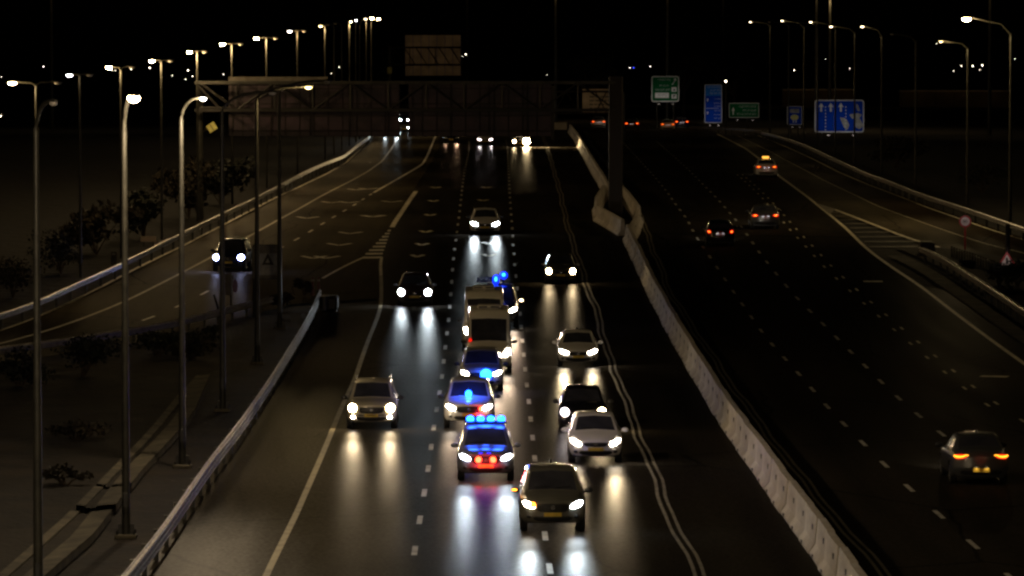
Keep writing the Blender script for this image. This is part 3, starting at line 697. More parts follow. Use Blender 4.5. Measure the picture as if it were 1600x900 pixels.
def sign_back(x0, x1, y0, y1, npan, topx):
    p0, p1 = gpt(x0, y0, 1.1), gpt(x1, y1, 1.1)
    W, H = p1.x - p0.x, p0.z - p1.z
    f = MB(); f.box(((p0.x + p1.x) / 2, p0.y + .06, (p0.z + p1.z) / 2), (W, .05, H)); face = f.build('sign_panel', 'brown_steel', gantry, GO)
    for rowz0, rowz1 in ((0, .48), (.52, 1)):
        mb = MB()
        for i in range(npan):
            a = p0.x + W * i / npan + .04; bb = p0.x + W * (i + 1) / npan - .05
            mb.box(((a + bb) / 2, p0.y, p0.z - H * (rowz0 + rowz1) / 2), (bb - a, .04 + .012 * (i % 3), H * (rowz1 - rowz0) - .05))
        mb.build('back_panel', 'sign_back', face, GO)
    mb = MB()
    for i in range(npan // 3 + 1): mb.box((p0.x + W * (i + .1) / (npan / 3 + .4), p0.y - .12, (p0.z + p1.z) / 2), (.09, .12, H * .98))
    for t in (.12, .40, .62, .9): mb.box(((p0.x + p1.x) / 2, p0.y - .075, p0.z - H * t), (W - .1, .06, .08))
    mb.build('frame', 'brown_steel', face, GO)
    return p0, p1
sign_back(357, 625, 128, 213, 12, 0); sign_back(638, 862, 128, 213, 10, 0)
p0, p1 = gpt(357, 120, 1.0), gpt(512, 128, 1.0)
mb = MB(); mb.box(((p0.x + p1.x) / 2, p0.y, (p0.z + p1.z) / 2), (p1.x - p0.x, .10, p0.z - p1.z)); mb.build('top_strip', 'dusty_board', gantry, GO)
mb = MB(); mb.tube([gpt(310, 134, -.8), gpt(345, 172, -.8)], .09, 8); mb.build('brace', 'truss', gantry, GO)
mb = MB(); mb.tube([gpt(312, 168, -.9), gpt(358, 168, -.9)], .05, 6); mb.tube([gpt(312, 172, .9), gpt(358, 171, .9)], .05, 6); mb.build('handrail', 'truss', gantry, GO)
for x, y in ((514, 152), (582, 155), (512, 137)):
    a = gpt(x, y, -.85); mb = MB(); mb.tube([a, a + Vector((-.35, -.1, -.6))], .035, 6); mb.build('sign_lamp_bracket', 'truss', gantry, GO)
# tilted pale panel on an arm off the gantry leg
c = gpt(331, 199, -.3); root = thing('tilted_panel', 'pale yellow square panel tilted on a thin arm beside the gantry leg', 'panel', c)
mb = MB(); mb.box((0, 0, 0), (.62, .05, .56), 0, Matrix.Rotation(R(-33), 4, 'Y'), .01); mb.build('panel', 'sign_yellow', root)
mb = MB(); mb.box((0, -.03, 0), (.05, .02, .54), 0, Matrix.Rotation(R(-33), 4, 'Y')); mb.build('seam', 'pole', root)
mb = MB(); mb.tube([(-.28, .04, -.12), gpt(314, 207, .3) - c], .03, 6); mb.build('arm', 'pole', root)

# cantilever sign standing further back, seen above the gantry
CY = 650.0
def cpt(x, y, dy=0.0): return deep(x, y, CY + dy)
root = thing('cantilever_sign', 'tan back of a large sign on a cantilever truss, standing above the gantry', 'road sign', (cpt(609, 200).x, CY, g(CY))); CO = root.location.copy()
mb = MB(); mb.tube([(CO.x, CY, g(CY) - .1), (CO.x, CY, cpt(609, 72).z)], [.28, .2], 12); mb.build('mast', 'pole', root, CO, 50)
for y in (74, 101):
    for dy in (-.5, .5): mb = MB(); mb.tube([cpt(606, y, dy), cpt(724, y, dy)], .11, 8); mb.build('chord', 'truss', root, CO)
mb = MB()
for i in range(6):
    x0 = 614 + 18 * i; mb.tube([cpt(x0, 75, -.5), cpt(x0 + 17, 101, -.5)], .06, 6)
for x in (614, 640, 680, 722): mb.tube([cpt(x, 74, -.5), cpt(x, 101, -.5)], .05, 6)
mb.build('truss_web', 'truss', root, CO)
p0, p1 = cpt(633, 55, .8), cpt(720, 118, .8); W, H = p1.x - p0.x, p0.z - p1.z
mb = MB(); mb.box(((p0.x + p1.x) / 2, p0.y + .05, (p0.z + p1.z) / 2), (W, .05, H)); mb.build('sign_panel', 'sign_blue', root, CO)
mb = MB()
for i in range(7):
    a = p0.x + W * i / 7 + .02; b = p0.x + W * (i + 1) / 7 - .03
    mb.box(((a + b) / 2, p0.y, (p0.z + p1.z) / 2), (b - a, .04 + .015 * (i % 2), H))
mb.build('back_panel', 'sign_back_tan', root, CO)
mb = MB(); mb.box((CO.x, CY - .25, cpt(608, 110).z), (.7, .25, .95), 0, None, .2); mb.build('control_box', 'sign_yellow', root, CO)
mb = MB(); mb.tube([cpt(606, 72), cpt(598, 76), cpt(599, 100)], .05, 6); mb.tube([cpt(599, 83), cpt(606, 83)], .05, 6); mb.build('ladder_cage', 'truss', root, CO)

# unlit truss and sign beyond, over the right carriageway
RY = 560.0
def rpt(x, y, dy=0.0): return deep(x, y, RY + dy)
root = thing('sign_gantry', 'faint truss gantry with a dim tan sign beyond the pillar, over the far right carriageway', 'gantry', (rpt(866, 200).x, RY, g(RY))); RO = root.location.copy()
mb = MB(); mb.box((rpt(864, 160).x, RY, (rpt(864, 134).z + g(RY)) / 2), (.35, .35, rpt(864, 134).z - g(RY))); mb.build('leg', 'truss', root, RO)
mb = MB(); mb.box((rpt(973, 160).x, RY, (rpt(973, 145).z + g(RY)) / 2), (.5, .5, rpt(973, 145).z - g(RY))); mb.build('leg', 'truss', root, RO)
for y in (143, 177): mb = MB(); mb.tube([rpt(864, y), rpt(974, y)], .12, 8); mb.build('chord', 'brown_steel', root, RO)
mb = MB()
for x0, x1 in ((866, 884), (906, 884), (930, 948), (948, 930), (964, 950)): mb.tube([rpt(x0, 177), rpt(x1, 143)], .07, 6)
mb.build('truss_web', 'brown_steel', root, RO)
p0, p1 = rpt(910, 139, .4), rpt(966, 176, .4); mb = MB(); mb.box(((p0.x + p1.x) / 2, p0.y, (p0.z + p1.z) / 2), (p1.x - p0.x, .08, p0.z - p1.z)); mb.build('sign_panel', 'sign_back_tan', root, RO)
mb = MB()
for j in range(4):
    x = 921
    while x < 956:
        w = rnd.uniform(3, 8); a, b = rpt(x, 150 + j * 6, .34), rpt(x + w, 152.4 + j * 6, .34); mb.box(((a.x + b.x) / 2, a.y, (a.z + b.z) / 2), (b.x - a.x, .01, a.z - b.z)); x += w + 1.5
mb.build('lettering', 'dusty_board', root, RO)

# ------------------------------------------------------------------ road signs facing us
GLY = random.Random(5)
def words(mb, x0, x1, z, h, y, right=True):
    """a line of small lettering: upright strokes of uneven height, grouped in words"""
    x = x1 if right else x0; sgn = -1 if right else 1
    while (x > x0 + h * .4 if right else x < x1 - h * .4):
        for _ in range(GLY.randint(3, 6)):
            w = h * GLY.uniform(.28, .5); hh = h * GLY.choice([.8, 1, 1, .9, 1.15])
            xx = x + sgn * w / 2
            if not (x0 <= xx - w / 2 and xx + w / 2 <= x1): x = x0 - 9 if right else x1 + 9; break
            k = GLY.random()
            mb.box((xx + (w * .3 if k < .6 else -w * .3), y, z), (w * .22, .006, hh))
            mb.box((xx, y, z + (hh * .42 if k > .3 else -hh * .42)), (w * .8, .006, hh * .17))
            x += sgn * (w + h * .14)
        x += sgn * h * .45
def up_arrow(mb, x, z, w, h, y):
    mb.poly([(x - w * .16, y, z), (x + w * .16, y, z), (x + w * .16, y, z + h * .55), (x + w * .5, y, z + h * .5), (x, y, z + h), (x - w * .5, y, z + h * .5), (x - w * .16, y, z + h * .55)], .006)
def sign_panel(name, label, x0, y0, x1, y1, Yd, face, posts, cat='road sign', border='sign_white', group=None, lamp=0):
    """flat panel between two photo corners at distance Yd on posts; returns root, panel and local frame"""
    p0, p1 = deep(x0, y0, Yd), deep(x1, y1, Yd); W, H = p1.x - p0.x, p0.z - p1.z
    base = Vector(((p0.x + p1.x) / 2, Yd, g(Yd))); root = thing(name, label, cat, base, 0, group)
    zc = (p0.z + p1.z) / 2 - base.z
    mb = MB(); r = min(W, H) * .07
    def rr(w, h, r, y):
        o = []
        for cx, cz, a0 in ((w/2 - r, h/2 - r, 0), (-w/2 + r, h/2 - r, 90), (-w/2 + r, -h/2 + r, 180), (w/2 - r, -h/2 + r, 270)):
            for i in range(4): a = R(a0 + 30 * i); o.append((cx + r * math.cos(a), y, zc + cz + r * math.sin(a)))
        return o
    mb.poly(list(reversed(rr(W, H, r, 0))), .05); pan = mb.build('panel', border, root)
    if face:
        e = min(W, H) * .035
        mb = MB(); mb.poly(list(reversed(rr(W - 2 * e, H - 2 * e, r * .8, -.008))), .006); mb.build('face', face, pan)
    for fx in posts:
        mb = MB(); mb.tube([(W * fx, .10, -.1), (W * fx, .10, zc + H * .45)], .07, 8); mb.build('post', 'pole', root)
    if lamp:  # added bracket lamps, standing in for the sheeting's retroreflection
        zl = zc - H / 2 - .3
        for fx in (-.25, .25):
            mb = MB(); mb.tube([(W * fx, .05, zc - H / 2), (W * fx, -.3, zl), (W * fx, -2.6, zl)], .03, 6); mb.box((W * fx, -2.75, zl), (.5, .3, .12)); mb.build('sign_lamp', 'brown_steel', root)
            light('sign_light', 'SPOT', (W * fx, -3.0, zl + .08), lamp, (1, .95, .9), root, (R(90 + 42), 0, 0), R(150), 1, .1)
    return root, pan, W, H, zc
# square green direction sign
root, pan, W, H, zc = sign_panel('direction_sign', 'square green direction sign with a curved arrow, white box and small symbols', 1018, 119, 1061, 159, 640, 'sign_green', (-.3, .3), lamp=30)
mb = MB(); words(mb, -W * .30, W * .18, zc + H * .36, H * .065, -.016); words(mb, -W * .22, W * .12, zc + H * .13, H * .05, -.016); words(mb, -W * .38, W * .18, zc - H * .03, H * .07, -.016); mb.build('lettering', 'sign_white', pan)
mb = MB(); mb.box((-W * .12, -.014, zc - H * .25), (W * .50, .008, H * .20)); mb.build('place_box', 'sign_white', pan)
mb = MB(); words(mb, -W * .28, W * .04, zc - H * .25, H * .09, -.022); mb.build('lettering', 'sign_black', pan)
for zz in (-.02, -.29):
    mb = MB(); mb.box((W * .32, -.014, zc + H * zz), (W * .18, .008, H * .17), 0); mb.build('symbol_box', 'sign_white', pan)
mb = MB(); mb.poly([(W * .27, -.022, zc - H * .07), (W * .37, -.022, zc - H * .07), (W * .32, -.022, zc + H * .03)], .004)
mb.box((W * .30, -.022, zc - H * .29), (W * .03, .006, H * .12)); mb.box((W * .335, -.022, zc - H * .26), (W * .06, .006, H * .06)); mb.build('symbol', 'sign_black', pan)
mb = MB(); pts = [(W * .24, -.016, zc + H * .17), (W * .29, -.016, zc + H * .22), (W * .33, -.016, zc + H * .30), (W * .36, -.016, zc + H * .38)]
mb.tube(pts, .06, 6); mb.poly([(W * .30, -.018, zc + H * .38), (W * .38, -.018, zc + H * .43), (W * .40, -.018, zc + H * .32)], .006); mb.build('arrow', 'sign_white', pan)
# tall blue sign
root, pan, W, H, zc = sign_panel('direction_sign', 'tall blue information sign with a lighter blue header and rows of white lettering', 1101, 132, 1128, 192, 620, 'sign_blue', (-.3, .3), lamp=38)
mb = MB(); mb.box((0, -.013, zc + H * .34), (W * .92, .006, H * .27)); mb.build('header', 'sign_light_blue', pan)
mb = MB()
for i, zz in enumerate((.43, .35, .27)): words(mb, -W * .38 if i == 0 else -W * .2, W * .42, zc + H * zz, H * .04, -.020)
for zz in (.12, .01, -.07, -.18, -.29, -.38): words(mb, W * .02, W * .42, zc + H * zz, H * .035, -.014)
for zz in (.06, -.28): up_arrow(mb, -W * .33, zc + H * zz, W * .14, H * .08, -.014)
mb.box((-W * .05, -.013, zc - H * .12), (W * .75, .005, H * .008)); mb.build('lettering', 'sign_white', pan)
# dark foliage screen in front of it, and the thin pole beside it
p = deep(1134, 190, 600); b = Vector((p.x, 600, g(600))); root = thing('marker_post', 'thin pale post between the tall blue sign and the long green sign', 'post', b)
mb = MB(); mb.tube([(0, 0, 0), (0, 0, deep(1134, 130, 600).z - b.z)], .10, 8); mb.build('post', 'pole', root); mb = MB(); mb.ball((0, 0, deep(1134, 127, 600).z - b.z), .11); mb.build('cap', 'far_lamp', root)
# long green sign
root, pan, W, H, zc = sign_panel('direction_sign', 'long green direction sign with an up arrow and three lines of lettering', 1139, 161, 1186, 184, 610, 'sign_green', (.1,), lamp=18)
mb = MB(); up_arrow(mb, -W * .36, zc - H * .30, W * .10, H * .52, -.016); words(mb, -W * .18, W * .40, zc + H * .26, H * .13, -.016); words(mb, -W * .05, W * .40, zc, H * .12, -.016); words(mb, -W * .28, W * .40, zc - H * .25, H * .12, -.016); mb.build('lettering', 'sign_white', pan)
# small blue sign
root, pan, W, H, zc = sign_panel('information_sign', 'small blue square sign with a white caption box and a yellow oval emblem', 1230, 166, 1253, 195, 590, 'sign_blue', (-.25, .25), lamp=11)
mb = MB(); mb.box((0, -.014, zc + H * .25), (W * .62, .008, H * .22)); mb.build('caption_box', 'sign_grey', pan)
mb = MB(); words(mb, -W * .26, W * .26, zc + H * .25, H * .09, -.02); mb.build('lettering', 'sign_black', pan)
mb = MB(); mb.poly([(W * .28 * math.cos(-a * math.pi / 8), -.016, zc - H * .10 + H * .15 * math.sin(-a * math.pi / 8)) for a in range(16)], .006); mb.build('emblem', 'sign_yellow', pan)
mb = MB(); mb.box((-W * .08, -.016, zc - H * .32), (W * .07, .006, H * .14)); mb.box((W * .10, -.016, zc - H * .32), (W * .07, .006, H * .14)); mb.build('symbol', 'sign_white', pan)
# wide blue lane sign, its right part torn
root, pan, W, H, zc = sign_panel('lane_sign', 'wide blue lane sign with three white up arrows and a torn grey right half', 1273, 156, 1350, 207, 560, 'sign_blue', (-.35, .35), lamp=60)
mb = MB()
for fx in (-.37, -.175, .03): up_arrow(mb, W * fx, zc + H * .14, W * .11, H * .27, -.016)
mb.build('arrow', 'sign_white', pan)
mb = MB()
for fx in (-.28, .13):
    for j in range(8): mb.box((W * fx, -.016, zc - H * .42 + H * .10 * j), (W * .017, .006, H * .04))
mb.build('lane_dashes', 'sign_white', pan)
mb = MB()
def blob(pts): mb.poly([(W * (x - .5), -.018, zc + H * (.5 - z)) for x, z in reversed(pts)], .008)
blob([(.51, .54), (.60, .55), (.66, .62), (.70, .78), (.66, .92), (.60, .86), (.55, .70)]); blob([(.70, .45), (.80, .42), (.88, .40), (.96, .46), (.90, .56), (.76, .58)])
blob([(.84, .12), (.88, .16), (.90, .26), (.92, .34), (.87, .34), (.84, .24)]); blob([(.82, .56), (.90, .55), (.95, .66), (.99, .82), (.90, .90), (.83, .84)])
mb.build('torn_patch', 'sign_grey', pan)
# speed limit sign
b = at(1508, 389); root = thing('speed_sign', 'round red-ringed speed limit sign on a thin post by the right exit ramp', 'road sign', b)
z = deep(1508, 346, b.y).z - b.z
mb = MB(); mb.tube([(0, .05, 0), (0, .05, z)], .05, 8); mb.build('post', 'sign_red', root)
def disc(r, y, n=24): return [(r * math.cos(-2 * math.pi * i / n), y, z + r * math.sin(-2 * math.pi * i / n)) for i in range(n)]
mb = MB(); mb.poly(disc(.37, 0), .03); pan = mb.build('panel', 'sign_red', root)
mb = MB(); mb.poly(disc(.27, -.008), .006); mb.build('face', 'sign_pink', pan)
cu = bpy.data.curves.new('numeral', 'FONT'); cu.body = '80'; cu.size = .30; cu.align_x = 'CENTER'; cu.align_y = 'CENTER'; cu.extrude = .003; cu.materials.append(M['sign_black'])
tmp = bpy.data.objects.new('numeral_text', cu); COL.objects.link(tmp); me_ = bpy.data.meshes.new_from_object(tmp); bpy.data.objects.remove(tmp); me_.name = 'numeral'
o = bpy.data.objects.new('numeral', me_); COL.objects.link(o); o.parent = pan; o.location = (0, -.016, z); o.rotation_euler = (R(90), 0, 0)
def added_small_lamp(root, x, z, e):  # bracket lamp added to brighten a small sign face
    mb = MB(); mb.tube([(x, .05, z), (x, -.25, z + .12), (x, -.9, z + .12)], .02, 6); mb.box((x, -1.0, z + .12), (.16, .22, .07)); mb.build('sign_lamp', 'brown_steel', root)
    light('sign_light', 'SPOT', (x, -1.05, z + .06), e, (1, .85, .75), root, (R(48), 0, 0), R(120), 1, .05)
added_small_lamp(root, 0, z + .42, 9)
# triangular warning sign
b = at(1573, 445); root = thing('warning_sign', 'red-bordered triangular warning sign on a dark post beside the right gore guardrail', 'road sign', b)
z0, z1 = deep(1573, 417, b.y).z - b.z, deep(1573, 393, b.y).z - b.z
mb = MB(); mb.tube([(0.05, .08, 0), (.05, .08, deep(1573, 350, b.y).z - b.z)], .13, 8); mb.build('post', 'brown_steel', root)
def tri(k, y): 
    cz = z0 + (z1 - z0) * .36; hw = .56 * k
    return [(-hw, y, cz + (z0 - cz) * k), (0, y, cz + (z1 - cz) * k), (hw, y, cz + (z0 - cz) * k)]
mb = MB(); mb.poly(tri(1.0, -.06), .03); pan = mb.build('panel', 'sign_red', root)
mb = MB(); mb.poly(tri(.68, -.068), .006); mb.build('face', 'sign_pink', pan)
mb = MB(); cz = z0 + (z1 - z0) * .2
mb.poly([(-.06, -.076, cz), (-.06, -.076, cz + .28), (.0, -.076, cz + .40), (.05, -.076, cz + .30), (.09, -.076, cz)], .004); mb.build('symbol', 'sign_black', pan)
added_small_lamp(root, 0, z1 + .1, 12)
# dusty works board on the verge
b = at(417, 500); root, pan, W, H, zc = sign_panel('warning_board', 'dusty grey board with a dark triangular warning sign on the left dirt verge', 394, 382, 441, 437, b.y, 'dusty_board', (-.45, .45), 'road sign', 'pole')
mb = MB(); mb.box((W * .02, -.016, zc - H * .06), (W * .62, .006, H * .62)); mb.build('notice', 'sign_grey', pan)
mb = MB(); mb.poly([(-W * .18, -.024, zc - H * .08), (W * .02, -.024, zc + H * .26), (W * .22, -.024, zc - H * .08)], .004); mb.build('triangle', 'brown_steel', pan)
mb = MB(); mb.poly([(-W * .06, -.03, zc - H * .02), (W * .02, -.03, zc + H * .12), (W * .10, -.03, zc - H * .02)], .004); mb.build('triangle_face', 'sign_grey', pan)
mb = MB(); words(mb, -W * .26, W * .28, zc - H * .20, H * .06, -.024); words(mb, -W * .26, W * .26, zc - H * .29, H * .05, -.024); mb.build('lettering', 'sign_pink', pan)
# little signs near the ramp guardrail
b = at(361, 486); root = thing('sign_post', 'thin post with a grey upright plate and small mauve disc before the ramp', 'road sign', b)
top = deep(361, 428, b.y).z - b.z
mb = MB(); mb.tube([(0, 0, -.1), (0, 0, top)], .045, 8); mb.build('post', 'pole', root)
mb = MB(); mb.box((-.14, -.07, top - .55), (.30, .03, 1.1), 0, None, .01); mb.build('plate', 'dusty_board', root)
mb = MB(); mb.poly([(.22 + .13 * math.cos(-i * math.pi / 8), -.08, top - .62 + .34 * math.sin(-i * math.pi / 8)) for i in range(16)], .03); mb.build('disc', plain('mauve', (.24, .14, .26), .6), root)
b = at(343, 488); mb = MB(); mb.tube([b, b + Vector((-.28, 0, .9))], .06, 8); tag(mb.build('leaning_stake', 'sign_black', None, b), 'dark stake leaning left against the ramp guardrail', 'stake')
b = at(232, 384); root = thing('notice_board', 'small pale beige board low behind the left ramp guardrail', 'sign', b)
mb = MB(); mb.box((0, 0, .42), (.95, .05, .32)); mb.build('board', 'sign_back_tan', root); mb = MB(); mb.box((-.3, .05, .2), (.06, .04, .5)); mb.box((.3, .05, .2), (.06, .04, .5)); mb.build('post', 'pole', root)
b = at(178, 414); root = thing('marker_post', 'short grey marker slab behind the left ramp guardrail', 'post', b)
mb = MB(); mb.box((0, 0, .4), (.34, .2, .8), 0, None, .03); mb.build('slab', 'old_concrete', root); mb = MB(); mb.box((0, -.11, .65), (.2, .02, .12)); mb.build('reflector', 'sign_grey', root)
for x, lab in ((489, 'left one of two short reddish delineator posts at the guardrail tip'), (498, 'right one of two short reddish delineator posts at the guardrail tip')):
    b = at(x, 462); root = thing('delineator', lab, 'post', b, 0, 'reddish delineators')
    mb = MB(); mb.tube([(0, 0, 0), (0, 0, 1.0)], [.09, .05], 8); mb.build('post', plain('delineator_red', (.14, .05, .05), .6), root); mb = MB(); mb.tube([(0, 0, .78), (0, 0, .88)], .072, 8); mb.build('band', 'sign_grey', root)

# ------------------------------------------------------------------ plants
def leaf_cloud(mb, blobs, n, size, rr):
    for _ in range(n):
        c, rad = rr.choice(blobs)
        while True:
            q = Vector((rr.uniform(-1, 1), rr.uniform(-1, 1), rr.uniform(-1, 1)))
            if q.length < 1: break
        if q.length > 0: q = q * (.55 + .45 * rr.random())
        p = Vector(c) + Vector((q.x * rad[0], q.y * rad[1], q.z * rad[2]))
        s = size * rr.uniform(.6, 1.4); u = Vector((rr.gauss(0, 1), rr.gauss(0, 1), rr.gauss(0, 1))).normalized(); w = u.cross(Vector((rr.gauss(0, 1), rr.gauss(0, 1), rr.gauss(0, 1)))).normalized()
        mb.add([p - u * s, p + w * s * .5, p + u * s, p - w * s * .5], [(0, 1, 2, 3)])
def bush(px, py, w, h, label, mat='leaves', n=900, group='shrubs by the roads', name='shrub', cat='shrub'):
    b = at(px, py); root = thing(name, label, cat, b, 0, group); rr = random.Random(int(px * 7 + py))
    blobs = []
    for i in range(7):
        a = rr.uniform(0, 6.3); d = rr.uniform(0, .6); s = rr.uniform(.25, .5)
        blobs.append(((w / 2 * d * math.cos(a), w / 2 * d * math.sin(a), h * rr.uniform(.3, .75)), (w * s * .6, w * s * .6, h * s * .7)))
    mb = MB(); leaf_cloud(mb, blobs, n, .10 if h < 3 else .22, rr); mb.build('foliage', mat, root)
    mb = MB()
    for c, _ in blobs: mb.tube([(0, 0, -.1), (c[0] * .4, c[1] * .4, c[2] * .5), c], [.05, .035, .012], 5)
    mb.build('stem', 'bark', root)
def tree(px, Yd, ybase, w, h, label, n=2600, mat='leaves'):
    d = deep(px, ybase, Yd); b = Vector((d.x, Yd, g(Yd) - .3)); root = thing('tree', label, 'tree', b, 0, 'trees in the dark'); rr = random.Random(int(px * 3 + Yd))
    mb = MB(); mb.tube([(0, 0, 0), (.1, 0, h * .3), (.05, .1, h * .6)], [h * .03, h * .022, h * .012], 9); blobs = []
    for i in range(10):
        a = rr.uniform(0, 6.3); q = Vector((w * .36 * math.cos(a) * rr.random() ** .5, w * .36 * math.sin(a) * rr.random() ** .5, h * rr.uniform(.42, .88)))
        mb.tube([(.08, 0, h * .35), tuple(q * .6 + Vector((0, 0, h * .18))), tuple(q)], [h * .013, h * .008, h * .003], 5); blobs.append((tuple(q), (w * rr.uniform(.14, .24), w * rr.uniform(.14, .24), h * rr.uniform(.08, .15))))
    mb.build('trunk', 'bark', root, None, 60)
    mb = MB(); leaf_cloud(mb, blobs, n, h * .022, rr); mb.build('crown', mat, root)
bush(300, 566, 3.4, 1.6, 'wide dark shrub on the dirt verge right of the small curved lamp post', 'dry', 1300)
bush(325, 540, 2.4, 1.1, 'low shrub just under the ramp guardrail beside the car lamp post', 'leaves', 800)
bush(245, 560, 3.6, 1.4, 'dark shrub on the verge between the two nearest tall posts', 'leaves', 1200)
bush(128, 590, 4.6, 2.0, 'broad dark shrub below the left end of the ramp guardrail', 'leaves', 1500)
bush(30, 606, 4.2, 1.8, 'dark shrub at the left edge of the photo below the ramp', 'leaves', 1200)
bush(440, 480, 1.8, .8, 'low shrub behind the farthest curved lamp post', 'dry', 500)
bush(476, 462, 1.3, 1.0, 'spiky tuft beside the reddish delineators', 'dry', 400)
bush(120, 690, 3.0, .9, 'low dry shrub in the dark left of the drainage channel', 'dry', 800)
bush(100, 760, 2.6, .8, 'small dry tuft near the bottom left, left of the broken drain', 'dry', 600)
for i, (x, y, w, h, lab) in enumerate([(150, 396, 7, 3.2, 'large dim bush behind the small beige board'), (225, 372, 6, 3.4, 'dim bush behind the left ramp between two lamp posts'), (295, 340, 6, 4.2, 'tall dim bush under the left end of the gantry'),
                                       (95, 425, 6, 2.6, 'dim low bush behind the ramp guardrail at the left'), (20, 462, 6, 2.8, 'dim bush at the left edge behind the ramp guardrail'), (345, 318, 6, 3.6, 'dim bush right of the gantry leg')]):
    bush(x, y, w, h, lab, 'leaves' if i % 2 else 'dry', 1400)
bush(1535, 300, 7, 2.4, 'dim bush behind the right guardrail under the unlit lamp post', 'leaves', 1000)
bush(1400, 262, 7, 3, 'dim bush behind the right guardrail below the barrier wall', 'dry', 1000)
bush(1560, 446, 2.4, 1.4, 'dark shrub at the foot of the triangular warning sign', 'leaves', 800)
bush(1590, 452, 2.6, 1.8, 'dark shrub at the right edge beside the warning sign', 'leaves', 800)
bush(1512, 418, 1.6, .5, 'low dry weeds on the right gore', 'dry', 400)
tree(930, 760, 190, 11, 12.5, 'faint brownish tree in the dark above the red tail lights', 2200, 'dry')
tree(1068, 780, 190, 9, 10.5, 'faint tree behind the square green sign', 2000, 'dry')
tree(1100, 800, 190, 10, 10.0, 'faint tree rising behind the tall blue sign', 2000, 'dry')
tree(1146, 780, 190, 9, 9.5, 'faint tree behind the long green sign', 1800, 'leaves')

# ------------------------------------------------------------------ distant wall and distant lamps
def far_wall(x0, x1, ytop, label):
    Yd = 900; a, b = deep(x0, ytop, Yd), deep(x1, ytop, Yd); base = Vector(((a.x + b.x) / 2, Yd, g(Yd) - .5)); h = a.z - base.z
    root = thing('barrier_wall', label, 'wall', base, 0, 'distant barrier walls'); W = b.x - a.x
    mb = MB(); n = int(W / 3.0)
    for i in range(n): mb.box((-W / 2 + W * (i + .5) / n, .05 * (i % 2), h / 2), (W / n - .06, .25, h - .2))
    mb.build('panel', 'wall_tan', root); mb = MB(); mb.box((0, 0, h), (W, .5, .25)); mb.build('coping', 'concrete', root)
    n2 = 3
    for i in range(n2):
        x = -W / 2 + W * (i + .5) / n2; light('wall_light', 'POINT', (x, -3.2, h + 1.2), 4, (1, .62, .2), root, None, None, 1, .2)
far_wall(1222, 1336, 140, 'distant tan barrier wall with a lit top edge behind the blue lane sign')
far_wall(1405, 1577, 142, 'distant tan barrier wall with a lit top edge at the far right')
far = [(68, 104, 1), (205, 108, 1), (234, 106, 1.4), (107, 126, .8), (269, 118, .7), (294, 110, 1.4), (301, 119, 1), (290, 124, .7), (349, 116, .7), (2, 120, .6), (175, 110, .7), (180, 110, .7), (530, 105, .8), (518, 115, .6), (722, 88, 1.1), (728, 85, 1.3),
       (902, 108, .8), (916, 125, 1), (984, 106, .8), (988, 125, 1.4), (1016, 104, .8), (1061, 125, .9), (1110, 97, .6), (1204, 127, 1.8), (1270, 127, 1.5), (1241, 110, 1), (1328, 107, .6), (1406, 127, .9), (1453, 128, 1.4), (1502, 103, .9), (1520, 103, 1.4),
       (1535, 102, 1.4), (1531, 109, .7), (1490, 111, .6), (1562, 130, 1.9), (1566, 137, 1.1), (1213, 135, .7), (1195, 127, .5), (855, 117, .5), (1290, 92, .5), (1463, 68, .5), (640, 99, .4), (1586, 92, .5)]
for i, (x, y, s) in enumerate(far + [(990, 106, 1.0)]):
    Yd = 1750 + (i * 37) % 240; p = deep(x, y, Yd); b = Vector((p.x, Yd, g(Yd) - .6)); blue = i == len(far)
    root = thing('distant_lamp', 'tiny blue light far off in the dark, just above the road horizon' if blue else 'tiny white light of a distant lamp in the dark beyond the roads', 'street lamp', b, 0, None if blue else 'distant lamps')
    h = p.z - b.z; mb = MB(); mb.tube([(0, .15, 0), (0, .15, h + .1)], .05, 6); mb.build('pole', 'pole', root)
    mb = MB(); mb.ball((0, 0, h), .15 * s, 10, 6); mb.build('lens', 'far_lamp_blue' if blue else 'far_lamp', root)
